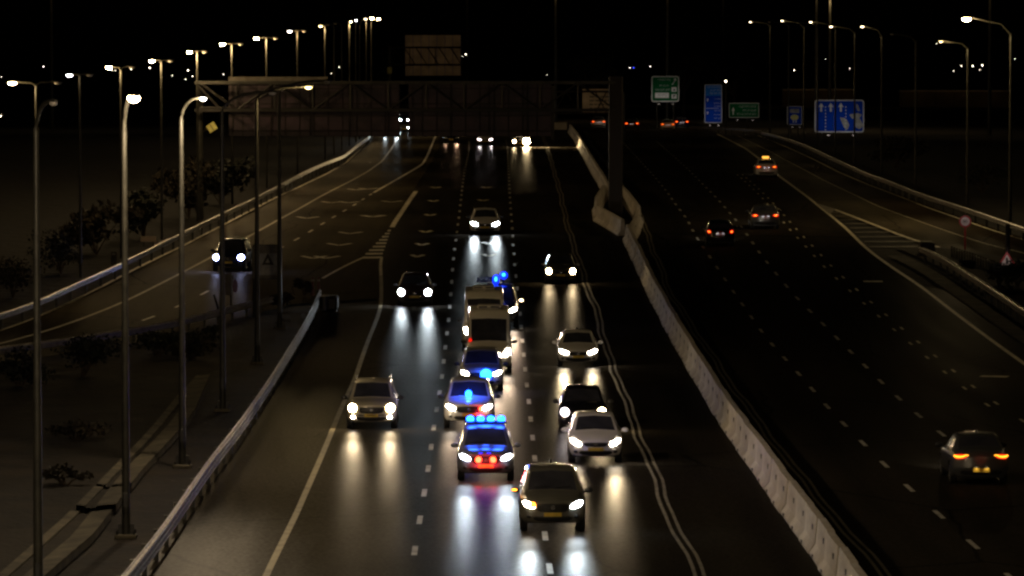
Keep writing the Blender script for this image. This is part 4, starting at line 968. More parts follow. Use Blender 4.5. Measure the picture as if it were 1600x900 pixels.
# ------------------------------------------------------------------ cars
TYPES = {
 'suv': dict(L=4.65, W=1.89, H=1.70, top=[(0, .88), (.12, .98), (.5, 1.04), (1.15, 1.10), (1.95, 1.64), (2.4, 1.70), (3.4, 1.70), (4.1, 1.64), (4.45, 1.20), (4.6, 1.02), (4.65, .98)],
             belt=[(0, .80), (1.1, 1.0), (3.9, 1.08), (4.65, .95)], cowl=1.15, hdr=1.95, rhdr=4.1, rbase=4.45, r=.36, zb=.26, gh=.70, ax=(.92, 3.68),
             nose=[(.2, .14), (.45, 0), (.75, .02), (.9, .07), (1.0, .16)], tail=[(.25, .10), (.55, 0), (.9, .03), (1.1, .08)],
             hl=[(.50, .72), (.60, .70), (.80, .76), (.86, .88), (.74, .90), (.54, .82)], grille=[(-.42, .60), (.42, .60), (.47, .80), (.40, .84), (-.40, .84), (-.47, .80)],
             intake=[(-.5, .33), (.5, .33), (.58, .50), (-.58, .50)], fog=(.68, .46), tl=[(.55, .92), (.80, .88), (.86, 1.08), (.62, 1.08)], hlz=.80),
 'hatch': dict(L=4.0, W=1.76, H=1.50, top=[(0, .74), (.12, .82), (.5, .90), (1.0, .99), (1.85, 1.44), (2.3, 1.50), (3.2, 1.48), (3.6, 1.42), (3.9, 1.0), (4.0, .92)],
             belt=[(0, .66), (1.0, .90), (3.5, .98), (4.0, .88)], cowl=1.0, hdr=1.85, rhdr=3.6, rbase=3.9, r=.31, zb=.2, gh=.68, ax=(.80, 3.25),
             nose=[(.2, .12), (.42, 0), (.62, .03), (.76, .10), (.84, .18)], tail=[(.25, .08), (.5, 0), (.9, .05), (1.0, .08)],
             hl=[(.46, .60), (.58, .58), (.76, .66), (.82, .80), (.70, .78), (.50, .69)], grille=[(-.34, .55), (.34, .55), (.40, .66), (.34, .69), (-.34, .69), (-.40, .66)],
             intake=[(-.5, .27), (.5, .27), (.56, .44), (-.56, .44)], fog=(.64, .38), tl=[(.54, .80), (.74, .76), (.80, .96), (.60, .98)], hlz=.68),
 'sedan': dict(L=4.65, W=1.82, H=1.46, top=[(0, .70), (.12, .78), (.5, .85), (1.2, .95), (2.1, 1.40), (2.6, 1.46), (3.3, 1.42), (4.05, 1.08), (4.5, 1.05), (4.62, 1.0), (4.65, .94)],
             belt=[(0, .62), (1.2, .88), (3.9, .96), (4.65, .90)], cowl=1.2, hdr=2.1, rhdr=3.35, rbase=4.05, r=.32, zb=.19, gh=.66, ax=(.90, 3.62),
             nose=[(.2, .12), (.42, 0), (.60, .03), (.72, .10), (.80, .18)], tail=[(.25, .10), (.5, 0), (.85, .03), (1.0, .10)],
             hl=[(.42, .58), (.58, .55), (.80, .62), (.84, .74), (.68, .73), (.46, .66)], grille=[(-.36, .48), (.36, .48), (.42, .62), (.34, .66), (-.34, .66), (-.42, .62)],
             intake=[(-.52, .25), (.52, .25), (.60, .41), (-.60, .41)], fog=(.68, .36), tl=[(.44, .82), (.78, .76), (.84, .90), (.60, .94), (.46, .90)], hlz=.65),
 'van': dict(L=6.1, W=2.02, H=2.72, top=[(0, 1.02), (.15, 1.14), (.5, 1.24), (.85, 1.34), (1.75, 2.40), (2.2, 2.64), (2.6, 2.70), (5.6, 2.72), (5.95, 2.66), (6.1, 2.5)],
             belt=[(0, .95), (.9, 1.28), (5.8, 1.34), (6.1, 1.30)], cowl=.85, hdr=1.75, rhdr=5.96, rbase=6.08, r=.36, zb=.27, gh=.86, ax=(1.0, 4.6),
             nose=[(.2, .12), (.5, 0), (.8, .03), (1.0, .08), (1.15, .18)], tail=[(.25, .04), (1, 0), (2.7, .05)],
             hl=[(.60, .78), (.74, .76), (.90, .88), (.92, 1.10), (.80, 1.10), (.64, .94)], grille=[(-.50, .68), (.50, .68), (.56, .92), (.48, .98), (-.48, .98), (-.56, .92)],
             intake=[(-.6, .36), (.6, .36), (.66, .55), (-.66, .55)], fog=(.76, .50), tl=[(.84, .8), (.96, .8), (.96, 1.4), (.84, 1.4)], hlz=.92),
}
SEGS = [2, 3, 4, 4, 2, 6, 2, 5]; IX = [0]
for s_ in SEGS: IX.append(IX[-1] + s_)
NH = IX[-1]
class CarShape:
    def __init__(s, T):
        s.T = T; s.hw = T['W'] / 2; s.cF, s.cR = .52, .30
    def off(s, y, z, d):
        T = s.T; a = abs(y) / s.hw
        f = max(0, 1 - d / 1.0) ** 1.5; r = max(0, 1 - (T['L'] - d) / .8) ** 1.5
        return f * (s.cF * a ** 2.6 + keyed(T['nose'], z)) - r * (s.cR * a ** 2.8 + keyed(T['tail'], z))
    def half(s, d):
        T = s.T; L = T['L']
        w = s.hw * min(keyed([(0, .94), (.3, .975), (.8, 1)], d), keyed([(0, .94), (.3, .98), (.7, 1)], L - d))
        zt = keyed_s(T['top'], d); zbelt = min(keyed(T['belt'], d), zt - .04); H = T['H']
        rf = max(0, min(1, (zt - zbelt - .08) / (H - zbelt - .08)))
        wt = w * lerp(.86, T['gh'] + (.02 if rf > .9 else 0), rf)
        zb = T['zb'] + .06 * max(0, 1 - d / .5) + .08 * max(0, 1 - (L - d) / .6)
        P = [(0, zb), (.86 * w, zb), (.965 * w, zb + .10), (w, zb + .30), (.99 * w, zbelt - .07), (.955 * w, zbelt), (wt, zt - .035), (wt - .07, zt - .006), (0, zt + .03)]
        out = []
        for (a, b), n in zip(zip(P, P[1:]), SEGS):
            for i in range(n): out.append((lerp(a[0], b[0], i / n), lerp(a[1], b[1], i / n)))
        out.append(P[-1])
        sm = [out[0]] + [((out[i-1][0] + 2*out[i][0] + out[i+1][0]) / 4, (out[i-1][1] + 2*out[i][1] + out[i+1][1]) / 4) for i in range(1, len(out) - 1)] + [out[-1]]
        return sm
    def ring(s, d):
        h = s.half(d); full = h + [(-y, z) for y, z in reversed(h[1:-1])]
        return [Vector((y, d + s.off(y, z, d) - s.T['L'] / 2, z)) for y, z in full]
    def front(s, y, z, o=0.0): return Vector((y, s.off(y, z, 0) - o - s.T['L'] / 2, z))
    def rear(s, y, z, o=0.0): return Vector((y, s.T['L'] + s.off(y, z, s.T['L']) + o - s.T['L'] / 2, z))
def patch(fn, outline, o, depth=.03, rings=4):
    """surface piece following the car's front or rear, with a rim going in"""
    pts = []
    n0 = len(outline)
    for i in range(n0):
        a, b = outline[i], outline[(i + 1) % n0]
        for k in range(3): pts.append((lerp(a[0], b[0], k / 3), lerp(a[1], b[1], k / 3)))
    # soften the corners
    n = len(pts); pts = [((pts[i-1][0] + 2*pts[i][0] + pts[(i+1) % n][0]) / 4, (pts[i-1][1] + 2*pts[i][1] + pts[(i+1) % n][1]) / 4) for i in range(n)]
    cx, cz = sum(p[0] for p in pts) / n, sum(p[1] for p in pts) / n
    mb = MB(); vs = [fn(x, z, o - depth) for x, z in pts]
    for r in range(rings):
        t = 1 - r / rings; vs += [fn(cx + (x - cx) * t, cz + (z - cz) * t, o + (.012 if r else 0)) for x, z in pts]
    vs.append(fn(cx, cz, o + .014)); fs = []
    for r in range(rings):
        for i in range(n): fs.append((r*n + i, r*n + (i+1) % n, (r+1)*n + (i+1) % n, (r+1)*n + i))
    for i in range(n): fs.append((rings*n + i, rings*n + (i+1) % n, (rings+1) * n))
    return mb.add(vs, fs)
def mirror(outline): return [(-y, z) for y, z in reversed(outline)]
CAR_STRENGTH = .75
def car(kind, px, py, label, paint='grey', scale=1.0, rear=False, hl=('hl_warm', 'hl_warm'), beam=(1.0, 1.0), beamcol=None, yaw=None, group=None, cat='car', name='car', opts=(), tail='tail_hot', hscale=1.0, tilt=1.3, small=False):
    T = TYPES[kind]; S = CarShape(T); L, W = T['L'], T['W']; hw = W / 2
    P = at(px, py); ax = T['ax'][0] if not rear else L - T['ax'][1]
    if yaw is None:
        def dirx(Y): return (C_D2.sm(Y + 6, 12) - C_D2.sm(Y - 6, 12)) / 12 if not rear else (C_DB.sm(Y + 6, 12) - C_DB.sm(Y - 6, 12)) / 12
        yaw = -math.atan(dirx(P.y))
    else: yaw = R(yaw)
    back = Vector((-math.sin(yaw), math.cos(yaw), 0)) * (L / 2 - ax) * scale
    c = P + back; c.z = g(c.y)
    root = thing(name, label, cat, c, 0, group)
    root.scale = (scale, scale, scale * hscale)
    root.rotation_mode = 'XYZ'; root.rotation_euler = (math.atan(slope(c.y)) * (-1 if rear else 1), 0, yaw + (math.pi if rear else 0))
    B = lambda mb, nm, mt, par=root, sm=35: mb.build(nm, mt, par, None, sm)
    # body shell and glass from one surface
    ds = sorted(set([0, .03, .08, .15, L - .15, L - .08, L - .03, L, T['cowl'], T['hdr'], T['rhdr'], T['rbase'], T['cowl'] + .06, T['hdr'] - .04, T['rhdr'] + .05, T['rbase'] - .05] + [round(.12 * i, 3) for i in range(1, int(L / .12))]))
    dd = [ds[0]]
    keyd = {0, L, T['cowl'], T['hdr'], T['rhdr'], T['rbase']}
    for d in ds[1:]:
        if d - dd[-1] > .025: dd.append(d)
        elif d in keyd: dd[-1] = d
    ds = dd; rings = [S.ring(d) for d in ds]; n = len(rings[0])
    parts = {}
    def put(nm, vs): parts.setdefault(nm, MB()).add(vs, [tuple(range(len(vs)))])
    bpil = lerp(T['hdr'], T['rhdr'], .42) if kind != 'van' else 2.5
    body = MB(); body.v = [v for r in rings for v in r]
    gl = {}
    for i in range(len(ds) - 1):
        dm = (ds[i] + ds[i + 1]) / 2
        for k in range(n):
            kk = k if k < NH else n - 1 - k      # index of the section piece
            side = 1 if k < NH else -1
            q = (i*n + k, (i+1)*n + k, (i+1)*n + (k+1) % n, i*n + (k+1) % n)
            z = sum(body.v[j].z for j in q) / 4
            nm = None
            if kk >= IX[7] and T['cowl'] + .05 < dm < T['hdr'] - .03: nm = 'windshield'
            elif kk >= IX[7] and T['rhdr'] + .04 < dm < T['rbase'] - .04: nm = 'rear_window'
            elif IX[5] <= kk < IX[6] - 1:
                lo = keyed_s(T['top'], dm) - keyed(T['belt'], dm)
                if lo > .22 and T['cowl'] + .35 < dm < T['rbase'] - .3 and abs(dm - bpil) > .05: nm = 'window%d%d' % (side, dm > bpil)
            if nm: gl.setdefault(nm, []).append(q); continue
            if 2 <= kk < IX[4] and any((dm - a) ** 2 + (z - T['r']) ** 2 < (T['r'] + .06) ** 2 for a in T['ax']): continue
            body.f.append(q)
    for (ring_, fn, d0) in ((rings[0], S.front, 0), (rings[-1], S.rear, L)):   # end caps
        zc = (ring_[0].z + ring_[NH].z) / 2; NR = 6; o = len(body.v)
        for r in range(1, NR + 1):
            t = 1 - r / NR
            for v in ring_: body.v.append(fn(v.x * t, zc + (v.z - zc) * t))
        base = 0 if d0 == 0 else (len(ds) - 1) * n
        for r in range(NR):
            for k in range(n):
                a = (base if r == 0 else o + (r-1)*n); b = o + r*n
                q = (a + k, a + (k+1) % n, b + (k+1) % n, b + k)
                body.f.append(q if d0 == 0 else q[::-1])
    body.mi = [0] * len(body.f)
    B(body, 'body', 'car_' + paint)
    for nm, qs in gl.items():
        mb = MB(); idx = {}
        for q in qs:
            f = []
            for j in q:
                if j not in idx: idx[j] = len(mb.v); mb.v.append(body.v[j].copy())
                f.append(idx[j])
            mb.f.append(tuple(f)); mb.mi.append(0)
        mb.v = [v - Vector((math.copysign(.004, v.x) if nm.startswith('window') else 0, 0, .004)) for v in mb.v]
        B(mb, 'window' if nm.startswith('window') else nm, 'glass')
    mb = MB(); mb.box((0, 0, T['zb'] + .14), (W * .80, L - .7, .26)); mb.box((0, (T['hdr'] + T['rhdr']) / 2 - L / 2 + .2, (T['zb'] + T['H']) / 2 - .1), (W * .55, L * .36, T['H'] - T['zb'] - .3)); B(mb, 'underbody', 'dark_plastic', sm=None)
    # wheels
    for a in T['ax']:
        for s in (-1, 1):
            x = s * (hw - .13); y = a - L / 2; r = T['r']
            vs, fs = [], []; N = 20
            pr = [(-.105, r - .07), (-.10, r - .015), (-.06, r), (.06, r), (.10, r - .015), (.105, r - .07)]
            for xx, rr_ in pr: vs += [(x + xx, y + rr_ * math.cos(2*math.pi*k/N), r + rr_ * math.sin(2*math.pi*k/N)) for k in range(N)]
            for i in range(5): fs += [(i*N + k, i*N + (k+1) % N, (i+1)*N + (k+1) % N, (i+1)*N + k) for k in range(N)]
            fs += [tuple(range(N-1, -1, -1)), tuple(range(5*N, 6*N))]
            w = B(MB().add(vs, fs), 'wheel', 'tyre')
            if not small:
                mb = MB()
                for k in range(5):
                    an = 2*math.pi*k/5; mb.box((x + s * .108, y + .11 * math.cos(an), r + .11 * math.sin(an)), (.02, .19, .06), 0, Matrix.Rotation(an, 4, 'X'))
                mb.tube([(x + s * .09, y, r), (x + s * .118, y, r)], .06, 10); B(mb, 'rim', 'rim', w)
    # mirrors
    for s in (-1, 1):
        d = T['cowl'] + .32; zm = keyed(T['belt'], d) + .10
        mb = MB(); mb.ball((s * (hw + .10), d - L / 2, zm), (.125, .075, .085), 10, 6); mb.tube([(s * (hw - .06), d - L / 2 + .02, zm - .06), (s * (hw + .04), d - L / 2 + .02, zm - .03)], .03, 6)
        mo = B(mb, 'side_mirror', 'car_' + paint if 'cap' in opts else 'dark_plastic')
        if 'blinker' in opts and s < 0: mb = MB(); mb.ball((s * (hw + .13), d - L / 2 - .07, zm + .01), (.075, .02, .028), 8, 5); B(mb, 'indicator', 'amber', mo)
        if 'mirror_lamp' in opts and s > 0: mb = MB(); mb.ball((s * (hw + .12), d - L / 2 - .06, zm + .02), (.10, .03, .05), 8, 5); B(mb, 'indicator', 'marker', mo)
    # front
    hlc = sum(p[0] for p in T['hl']) / len(T['hl']); hlz = sum(p[1] for p in T['hl']) / len(T['hl'])
    for i, s in enumerate((-1, 1)):                 # left in the photo first
        mt = hl[i] if not rear else 'hl_off'
        out = T['hl'] if s > 0 else mirror(T['hl'])
        if 'round' in opts:
            rr_ = .33 if 'glare' in opts and s > 0 else .155; out = [(s * (hlc + .03) + rr_ * math.cos(k * math.pi / 6), hlz + rr_ * math.sin(k * math.pi / 6)) for k in range(12)]
        h = B(patch(S.front, out, .014), 'headlight', mt)
        if 'blinker' in opts and s < 0:
            mb = patch(S.front, [(s * (hlc - .10) + .09 * math.cos(k * math.pi / 5), hlz + .085 * math.sin(k * math.pi / 5)) for k in range(10)], .034); B(mb, 'indicator', 'amber', h)
        if not rear and beam[i] > 0:
            q = S.front(s * hlc, hlz, .10)
            col = beamcol or {'hl_cold': (.82, .95, 1.0), 'hl_warm': (1.0, .74, .42), 'hl_white': (1.0, .72, .48), 'hl_dim': (1, .85, .8)}.get(mt, (1, .9, .8))
            light('headlight_beam', 'SPOT', q, 1000 * beam[i] * CAR_STRENGTH, col, root, (R(-(90 - tilt)), 0, 0), R(17), 1.0, .08)
            light('headlight_spread', 'SPOT', q, 110 * beam[i] * CAR_STRENGTH, col, root, (R(-(90 - tilt)), 0, 0), R(60), 1.0, .08)
    if not rear or not small:
        gmb = patch(S.front, T['grille'], .010); gr_ = B(gmb, 'grille', 'dark_plastic')
        if not small:
            mb = MB(); z0, z1 = T['grille'][0][1], T['grille'][3][1]
            for k in range(4):
                z = lerp(z0 + .04, z1 - .05, k / 3); y1 = T['grille'][1][0] * .95
                pts = [S.front(lerp(-y1, y1, t / 6), z, .026) for t in range(7)]; mb.tube(pts, .010, 6)
            B(mb, 'grille_bar', 'chrome' if 'chrome' in opts else 'dark_plastic', gr_)
            mb = MB(); c0 = S.front(0, (z0 + z1) / 2 + .02, .03); mb.tube([c0, c0 + Vector((0, -.015, 0))], .06, 12); B(mb, 'badge', 'chrome', gr_)
        B(patch(S.front, T['intake'], .010), 'bumper_intake', 'dark_plastic')
        if 'lower_chrome' in opts: mb = MB(); mb.tube([S.front(lerp(-.5, .5, t / 8), T['grille'][0][1] - .05, .02) for t in range(9)], .022, 6); B(mb, 'chrome_strip', 'chrome')
        fx, fz = T['fog']
        for s in (-1, 1): B(patch(S.front, [(s * fx + .075 * math.cos(k * math.pi / 5), fz + .05 * math.sin(k * math.pi / 5)) for k in range(10)], .014), 'fog_light', 'hl_white' if 'fog' in opts else 'dark_plastic')
        mb = MB(); c0 = S.front(0, T['intake'][2][1] + .04, .02); mb.box(c0, (.50, .02, .11), 0, None, .005); B(mb, 'number_plate', 'plate', sm=None)
        # wipers on the glass
        mb = MB()
        for x0 in (-.5, .1):
            i0 = T['cowl'] + .08; mb.tube([Vector((x0, i0 - L / 2, keyed(T['top'], i0) + .05)), Vector((x0 + .42, i0 + .05 - L / 2, keyed(T['top'], i0 + .05) + .055))], .010, 5)
        B(mb, 'wiper', 'dark_plastic')
    # rear
    for s in (-1, 1):
        out = T['tl'] if s > 0 else mirror(T['tl'])
        t_ = B(patch(S.rear, out, .012), 'tail_light', 'tail_red' if rear else 'hl_off')
        if rear:
            cx = sum(p[0] for p in out) / len(out); cz = sum(p[1] for p in out) / len(out)
            if 'strip_tail' in opts:
                line_ = [(.40, .905), (.48, .90), (.56, .865), (.66, .850), (.76, .855), (.83, .88)]
                mb = MB(); mb.tube([S.rear(s * x, z, .035) for x, z in line_], [.014, .024, .03, .034, .036, .03], 8); B(mb, 'bulb', tail, t_)
            else: B(patch(S.rear, [(lerp(cx, x, .5), lerp(cz, z, .36)) for x, z in out], .032), 'bulb', tail, t_)
    if rear:
        mb = MB(); zp = .62 if kind != 'sedan' or 'low_plate' not in opts else .46
        if 'low_plate' in opts: zp = .46
        else: zp = T['tl'][0][1] - .06
        c0 = S.rear(0, zp, .02); mb.box(c0, (.52, .02, .12), 0, None, .005); pl = B(mb, 'number_plate', 'plate' if 'low_plate' in opts else 'sign_white', sm=None)
        for s in (-1, 1): light('plate_lamp', 'SPOT', S.rear(s * .16, zp + .12, .10), 1.3 if 'low_plate' in opts else .8, (1, .75, .45) if 'low_plate' in opts else (.9, .9, 1), root, (R(-38), 0, 0), R(95), 1, .02)
        mb = patch(S.rear, [(-.62, .30), (.62, .30), (.66, .46), (-.66, .46)], .010); B(mb, 'rear_bumper', 'dark_plastic')
        for s in (-1, 1): light('headlight_beam', 'SPOT', S.front(s * hlc, hlz, .10), 420, (1, .9, .75), root, (R(-88.6), 0, 0), R(45), 1.0, .08)
        light('tail_glow', 'POINT', S.rear(0, T['tl'][0][1] + .05, .35), .5, (1, .05, .02), root, None, None, 1, .3)
    if 'rails' in opts:
        for s in (-1, 1):
            xx = hw * T['gh'] - .03; mb = MB(); mb.tube([(s * xx, T['hdr'] + .15 - L / 2, T['H'] - .01), (s * xx, T['hdr'] + .3 - L / 2, T['H'] + .06), (s * xx, T['rhdr'] - .3 - L / 2, T['H'] + .06), (s * xx, T['rhdr'] - .1 - L / 2, T['H'] - .01)], .022, 6); B(mb, 'roof_rail', 'chrome')
    if 'fin' in opts: mb = MB(); mb.ball((0, T['rhdr'] - .3 - L / 2, T['H'] + .05), (.035, .11, .07), 8, 5); B(mb, 'roof_antenna', 'dark_plastic')
    if 'aerial' in opts: mb = MB(); mb.tube([(-.35, T['hdr'] + .15 - L / 2, T['H']), (-.22, T['hdr'] + .55 - L / 2, T['H'] + .55)], .016, 5); B(mb, 'roof_antenna', 'dark_plastic')
    if 'aircon' in opts: mb = MB(); mb.box((0, 3.3 - L / 2, T['H'] + .09), (1.05, 1.0, .16), 0, None, .07); ac = B(mb, 'roof_unit', 'car_' + paint); mb = MB(); mb.box((-.26, 2.79 - L / 2, T['H'] + .10), (.36, .03, .06)); mb.box((.26, 2.79 - L / 2, T['H'] + .10), (.36, .03, .06)); B(mb, 'vent', 'dark_plastic', ac, None)
    if 'rearlamp' in opts: mb = MB(); mb.ball((0, 4.6 - L / 2, T['H'] + .08), (.05, .08, .06), 8, 5); B(mb, 'roof_lamp', 'dark_plastic')
    if 'lightbar' in opts:
        y = T['hdr'] + .75 - L / 2; mb = MB(); mb.box((0, y, T['H'] + .075), (1.42, .34, .07), 0, None, .03); lb = B(mb, 'light_bar', 'dark_plastic')
        for x in (-.51, -.17, .17, .51): mb = MB(); mb.ball((x, y - .02, T['H'] + .18), (.135, .14, .115), 12, 7); B(mb, 'beacon', 'blue', lb)
        for x in (-.5, 0, .5): light('beacon_light', 'POINT', (x, y - .45, T['H'] + .25), 30, (.02, .10, 1), root, None, None, 1, .2)
        for x in (-.5, 0, .5): light('beacon_light', 'POINT', (x, y + .5, T['H'] + .35), 14, (.02, .10, 1), root, None, None, 1, .2)
    if 'grille_red' in opts:
        for x in (-.235, .235):
            q = S.front(x, hlz - .06, .02); mb = MB(); mb.ball(q, (.105, .035, .105), 12, 7); B(mb, 'flasher', 'red_flash'); light('flasher_light', 'POINT', q + Vector((0, -.22, -.06)), 22, (1, .03, .05), root, None, None, 1, .08)
        for x in (-.17, .10): mb = MB(); q = S.front(x, .955, .02); mb.ball(q, (.08, .025, .022), 8, 5); B(mb, 'hood_flasher', 'blue_dim')
    if 'red_right' in opts: mb = MB(); q = S.front(.43, .74, .03); mb.ball(q, (.085, .03, .085), 12, 7); B(mb, 'flasher', 'red_flash'); light('flasher_light', 'POINT', q + Vector((0, -.2, -.05)), 8, (1, .03, .1), root, None, None, 1, .08)
    if 'dash_blue' in opts:
        d = T['cowl'] - .06; q = Vector((-.02, d - L / 2, keyed(T['top'], d) + .14)); mb = MB(); mb.ball(q, (.13, .11, .14), 12, 7); B(mb, 'beacon', 'blue'); light('beacon_light', 'POINT', q + Vector((0, -.34, .20)), 70, (.02, .08, 1), root, None, None, 1, .12)
    if 'grille_blue' in opts: mb = MB(); q = S.front(.20, .76, .05); mb.ball(q, (.25, .05, .24), 14, 8); B(mb, 'beacon', 'blue'); light('beacon_light', 'POINT', q + Vector((0, -.35, .30)), 70, (.02, .10, 1), root, None, None, 1, .15)
    if 'roof_blue' in opts:
        mb = MB(); mb.box((0, 2.6 - L / 2, T['H'] + .05), (1.3, .16, .05)); rk = B(mb, 'light_bar', 'dark_plastic')
        for x, y, z, a in ((-.16, 2.5, .24, (.17, .14, .22)), (.22, 3.0, .40, (.20, .14, .17))):
            mb = MB(); mb.ball((x, y - L / 2, T['H'] + z), a, 12, 7); B(mb, 'beacon', 'blue_dim', rk); mb = MB(); mb.ball((x, y - L / 2 - .10, T['H'] + z + .03), tuple(q * .5 for q in a), 10, 6); B(mb, 'bulb', 'blue', rk)
            mb = MB(); mb.tube([(x, y - L / 2, T['H']), (x, y - L / 2, T['H'] + z)], .03, 6); B(mb, 'stem', 'dark_plastic', rk)
        light('beacon_light', 'POINT', (0, 2.2 - L / 2, T['H'] + .6), 40, (.02, .10, 1), root, None, None, 1, .15)
        mb = MB(); mb.box((-.62, 3.2 - L / 2, T['H'] + .16), (.95, 1.1, .04))
        for x in (-1.05, -.85, -.62, -.4, -.2): mb.tube([(x, 2.7 - L / 2, T['H'] + .1), (x, 2.7 - L / 2, T['H'] + .36)], .028, 6)
        mb.tube([(-1.08, 2.7 - L / 2, T['H'] + .3), (-.18, 2.7 - L / 2, T['H'] + .3)], .025, 6); B(mb, 'roof_rack', 'dark_plastic')
    if 'side_red' in opts: mb = MB(); mb.ball((-hw * .80, T['cowl'] + .1 - L / 2, 1.40), (.08, .05, .16), 10, 6); B(mb, 'flasher', 'tail_red')
    if 'taxi' in opts: mb = MB(); mb.box((0, T['hdr'] + .5 - L / 2, T['H'] + .12), (.55, .2, .16), 0, None, .04); B(mb, 'taxi_sign', 'taxi')
    return root

GL, GX, GRR = 'cars of the escort convoy', 'oncoming cars on the left carriageway', 'cars driving away on the right carriageway'
car('suv', 863, 829, 'dark grey SUV nearest the camera with an amber blinking indicator on its left lamp', 'olive', 1.02, hl=('hl_white', 'hl_cold'), beam=(1.9, 2.0), beamcol=(.84, .97, 1.0), group=GX, opts=('blinker', 'fin'))
car('suv', 759, 750, 'police SUV with a row of four blue roof beacons and two red grille flashers', 'police', .99, hl=('hl_cold', 'hl_cold'), beam=(1.5, 2.2), group=GL, cat='police car', name='police_car', opts=('lightbar', 'grille_red', 'cap'))
car('suv', 733, 668, 'pale SUV behind the police car, blue beacon under its windshield and red flasher', 'white', 1.01, hl=('hl_white', 'hl_white'), beam=(.7, .7), group=GL, opts=('dash_blue', 'red_right', 'fin'))
car('suv', 752, 611, 'SUV with one large cyan-blue flasher glaring in its grille', 'silver', .98, hl=('hl_white', 'hl_white'), beam=(.8, .8), group=GL, opts=('grille_blue',))
car('van', 764, 582, 'white minibus with a roof vent, nearest of the two convoy vans', 'van', 1.0, hl=('hl_off', 'hl_white'), beam=(0, 1.6), group=GL, cat='van', name='minibus', opts=('aircon', 'rearlamp', 'side_red'), hscale=.97)
car('van', 756, 548, 'cream minibus with a roof unit, half hidden behind the nearer van', 'van', 1.0, hl=('hl_white', 'hl_white'), beam=(.8, .5), group=GL, cat='van', name='minibus', opts=('aircon', 'rearlamp'), hscale=1.0)
car('suv', 780, 512, 'dark vehicle with two blue roof beacons and a roof rack behind the vans', 'dark', 1.02, hl=('hl_white', 'hl_white'), beam=(.6, 1.5), group=GL, cat='police car', name='police_car', opts=('roof_blue', 'mirror_lamp'), hscale=1.14)
car('suv', 581, 669, 'beige SUV with roof rails and lit fog lamps driving along the yellow edge line', 'gold', 1.0, hl=('hl_warm', 'hl_warm'), beam=(1.3, 1.3), beamcol=(1, .76, .46), group=GX, opts=('rails', 'fog', 'lower_chrome', 'chrome', 'round'))
car('hatch', 648, 477, 'dark hatchback with round cold headlights near the yellow edge line', 'red', 1.05, hl=('hl_cold', 'hl_cold'), beam=(1.2, 2.6), group=GX, opts=('round',))
car('sedan', 758, 366, 'white sedan with cold slanted headlights alone in the middle lane', 'white', 1.1, hl=('hl_cold', 'hl_cold'), beam=(3.6, 3.6), group=GX, opts=('fin',))
car('hatch', 876, 442, 'dull olive hatchback with small warm headlights and a roof aerial by the double line', 'olive', 1.0, hl=('hl_warm', 'hl_warm'), beam=(.6, .6), group=GX, opts=('round', 'aerial'))
car('sedan', 903, 571, 'white sedan with broad headlights in the lane beside the double line', 'white', 1.0, hl=('hl_white', 'hl_white'), beam=(2.4, 1.9), beamcol=(1, .76, .42), group=GX, opts=('fin', 'cap'))
car('hatch', 911, 672, 'dark hatchback with one glaring warm headlight, right behind the white hatchback', 'dark', 1.02, hl=('hl_dim', 'hl_warm'), beam=(.25, .9), group=GX, opts=('aerial', 'round'))
car('hatch', 930, 722, 'white hatchback with a wide dark lower bumper, right of the police car', 'white', 1.05, hl=('hl_white', 'hl_white'), beam=(1.5, 1.7), beamcol=(1, .76, .44), group=GX, opts=('cap',))
car('suv', 359, 423, 'dark SUV with bluish-white headlights driving down the left ramp', 'navy', 1.02, hl=('hl_blue', 'hl_blue'), beam=(.5, .5), beamcol=(.85, .85, 1), yaw=math.degrees(-math.atan((C_RL_SOLID.sm(310, 12) - C_RL_SOLID.sm(290, 12)) / 20)), group=GX, opts=('round',))
car('sedan', 813, 230, 'small distant car with warm glaring headlights by the median end', 'dark', 1.0, hl=('hl_warm', 'hl_glare'), beam=(1.2, 1.6), beamcol=(1, .72, .36), group=GX, small=True, opts=('round', 'glare'))
car('sedan', 758, 227, 'distant car with white headlights just under the gantry sign', 'silver', 1.0, hl=('hl_dim', 'hl_dim'), beam=(.8, .8), group=GX, small=True)
car('sedan', 705, 224, 'dim distant car with no glare under the middle of the gantry sign', 'black', 1.0, hl=('hl_off', 'hl_off'), beam=(.5, 1.2), beamcol=(1, .6, .35), group=GX, small=True)
car('sedan', 611, 214, 'distant car mostly hidden behind the gantry sign at the top of the left ramp', 'silver', 1.1, hl=('hl_cold', 'hl_cold'), beam=(5, 5), group=GX, small=True)
for x, y, lab in ((632, 207, 'far car seen low in the gap between the gantry signs'), (632, 194, 'far car seen midway up the gap between the gantry signs'), (632, 186, 'far car seen high in the gap between the gantry signs')):
    car('sedan', x, y, lab, 'silver', 1.0, hl=('hl_cold', 'hl_cold'), beam=(.8, .8), group='far cars in the gap between the gantry signs', small=True, yaw=0)
car('sedan', 1528, 754, 'nearest grey sedan on the right, with thin curved tail lights and lit yellow plate', 'grey', 1.04, True, group=GRR, tail='tail_hot', opts=('strip_tail', 'low_plate', 'fin'), hscale=1.03)
car('hatch', 1125, 384, 'dark car with round red tail lights, leftmost of the middle pair on the right carriageway', 'black', 1.04, True, group=GRR, tail='tail_soft')
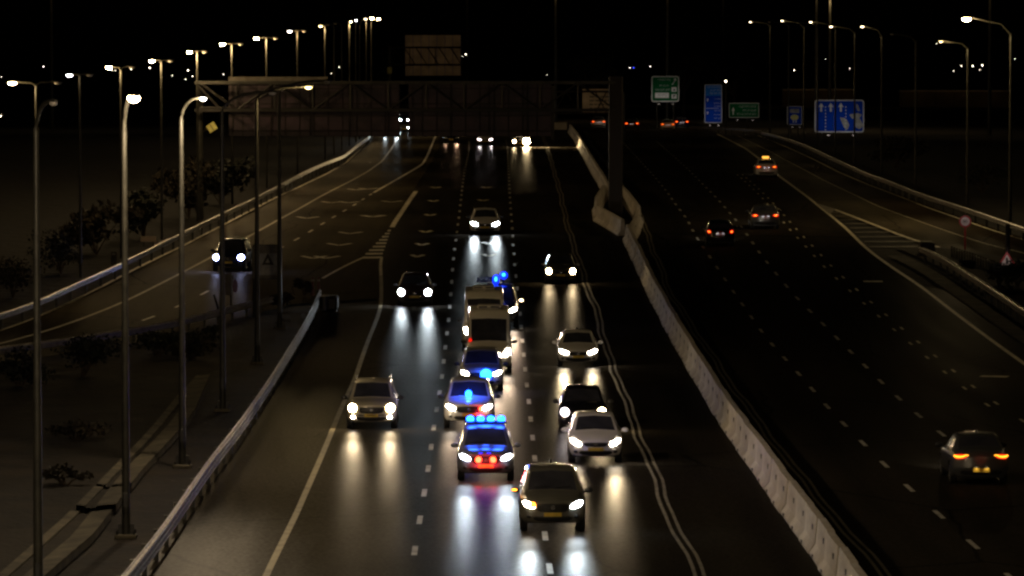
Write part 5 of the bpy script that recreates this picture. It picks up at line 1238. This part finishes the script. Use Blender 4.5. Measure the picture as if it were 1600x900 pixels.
car('sedan', 1195, 357, 'silver-grey car with slanted tail lights between the taxi and the darker car', 'grey', 1.06, True, group=GRR, tail='tail_soft', opts=('fin',))
car('sedan', 1197, 277, 'white taxi with a lit yellow roof sign', 'white', 1.06, True, group=GRR, tail='tail_hot', opts=('taxi',), cat='taxi', name='taxi')
car('sedan', 935, 201, 'far car with close-set red tail lights left of the gantry pillar', 'silver', 1.1, True, group=GRR, tail='tail_soft', small=True, yaw=0)
car('sedan', 987, 204, 'far dark car with wide-set tail lights just right of the gantry pillar', 'dark', 1.1, True, group=GRR, tail='tail_soft', small=True, yaw=0)
car('sedan', 1043, 205, 'far pale car with orange tail lights, left one of the overlapping pair', 'gold', 1.05, True, group=GRR, tail='tail_hot', small=True, yaw=0)
car('sedan', 1065, 201, 'far car with a bright roof spot, right one of the overlapping pair', 'navy', 1.1, True, group=GRR, tail='tail_soft', small=True, yaw=0)
# ------------------------------------------------------------------ night sky and render settings
w = bpy.data.worlds.new('World'); scene.world = w; w.use_nodes = True
nt = w.node_tree; bg = nt.nodes['Background']; sky = nt.nodes.new('ShaderNodeTexSky'); sky.sky_type = 'NISHITA'
sky.sun_disc = False; sky.sun_elevation = R(4); sky.sun_rotation = R(200); sky.air_density = 1; sky.dust_density = 2
nt.links.new(sky.outputs[0], bg.inputs[0]); bg.inputs[1].default_value = .00012
scene.render.engine = 'CYCLES'
cy = scene.cycles
cy.use_denoising = True; cy.denoiser = 'OPENIMAGEDENOISE'
cy.max_bounces = 5; cy.diffuse_bounces = 2; cy.glossy_bounces = 3; cy.transmission_bounces = 2
cy.sample_clamp_indirect = 2.0; cy.sample_clamp_direct = 0; cy.use_light_tree = True
cy.caustics_reflective = False; cy.caustics_refractive = False
cy.pixel_filter_type = 'BLACKMAN_HARRIS'; cy.filter_width = 2.5
vs_ = scene.view_settings
vs_.view_transform = 'Standard'; vs_.look = 'None'; vs_.gamma = 1; vs_.exposure = 0; vs_.use_curve_mapping = False
scene.display_settings.display_device = 'sRGB'
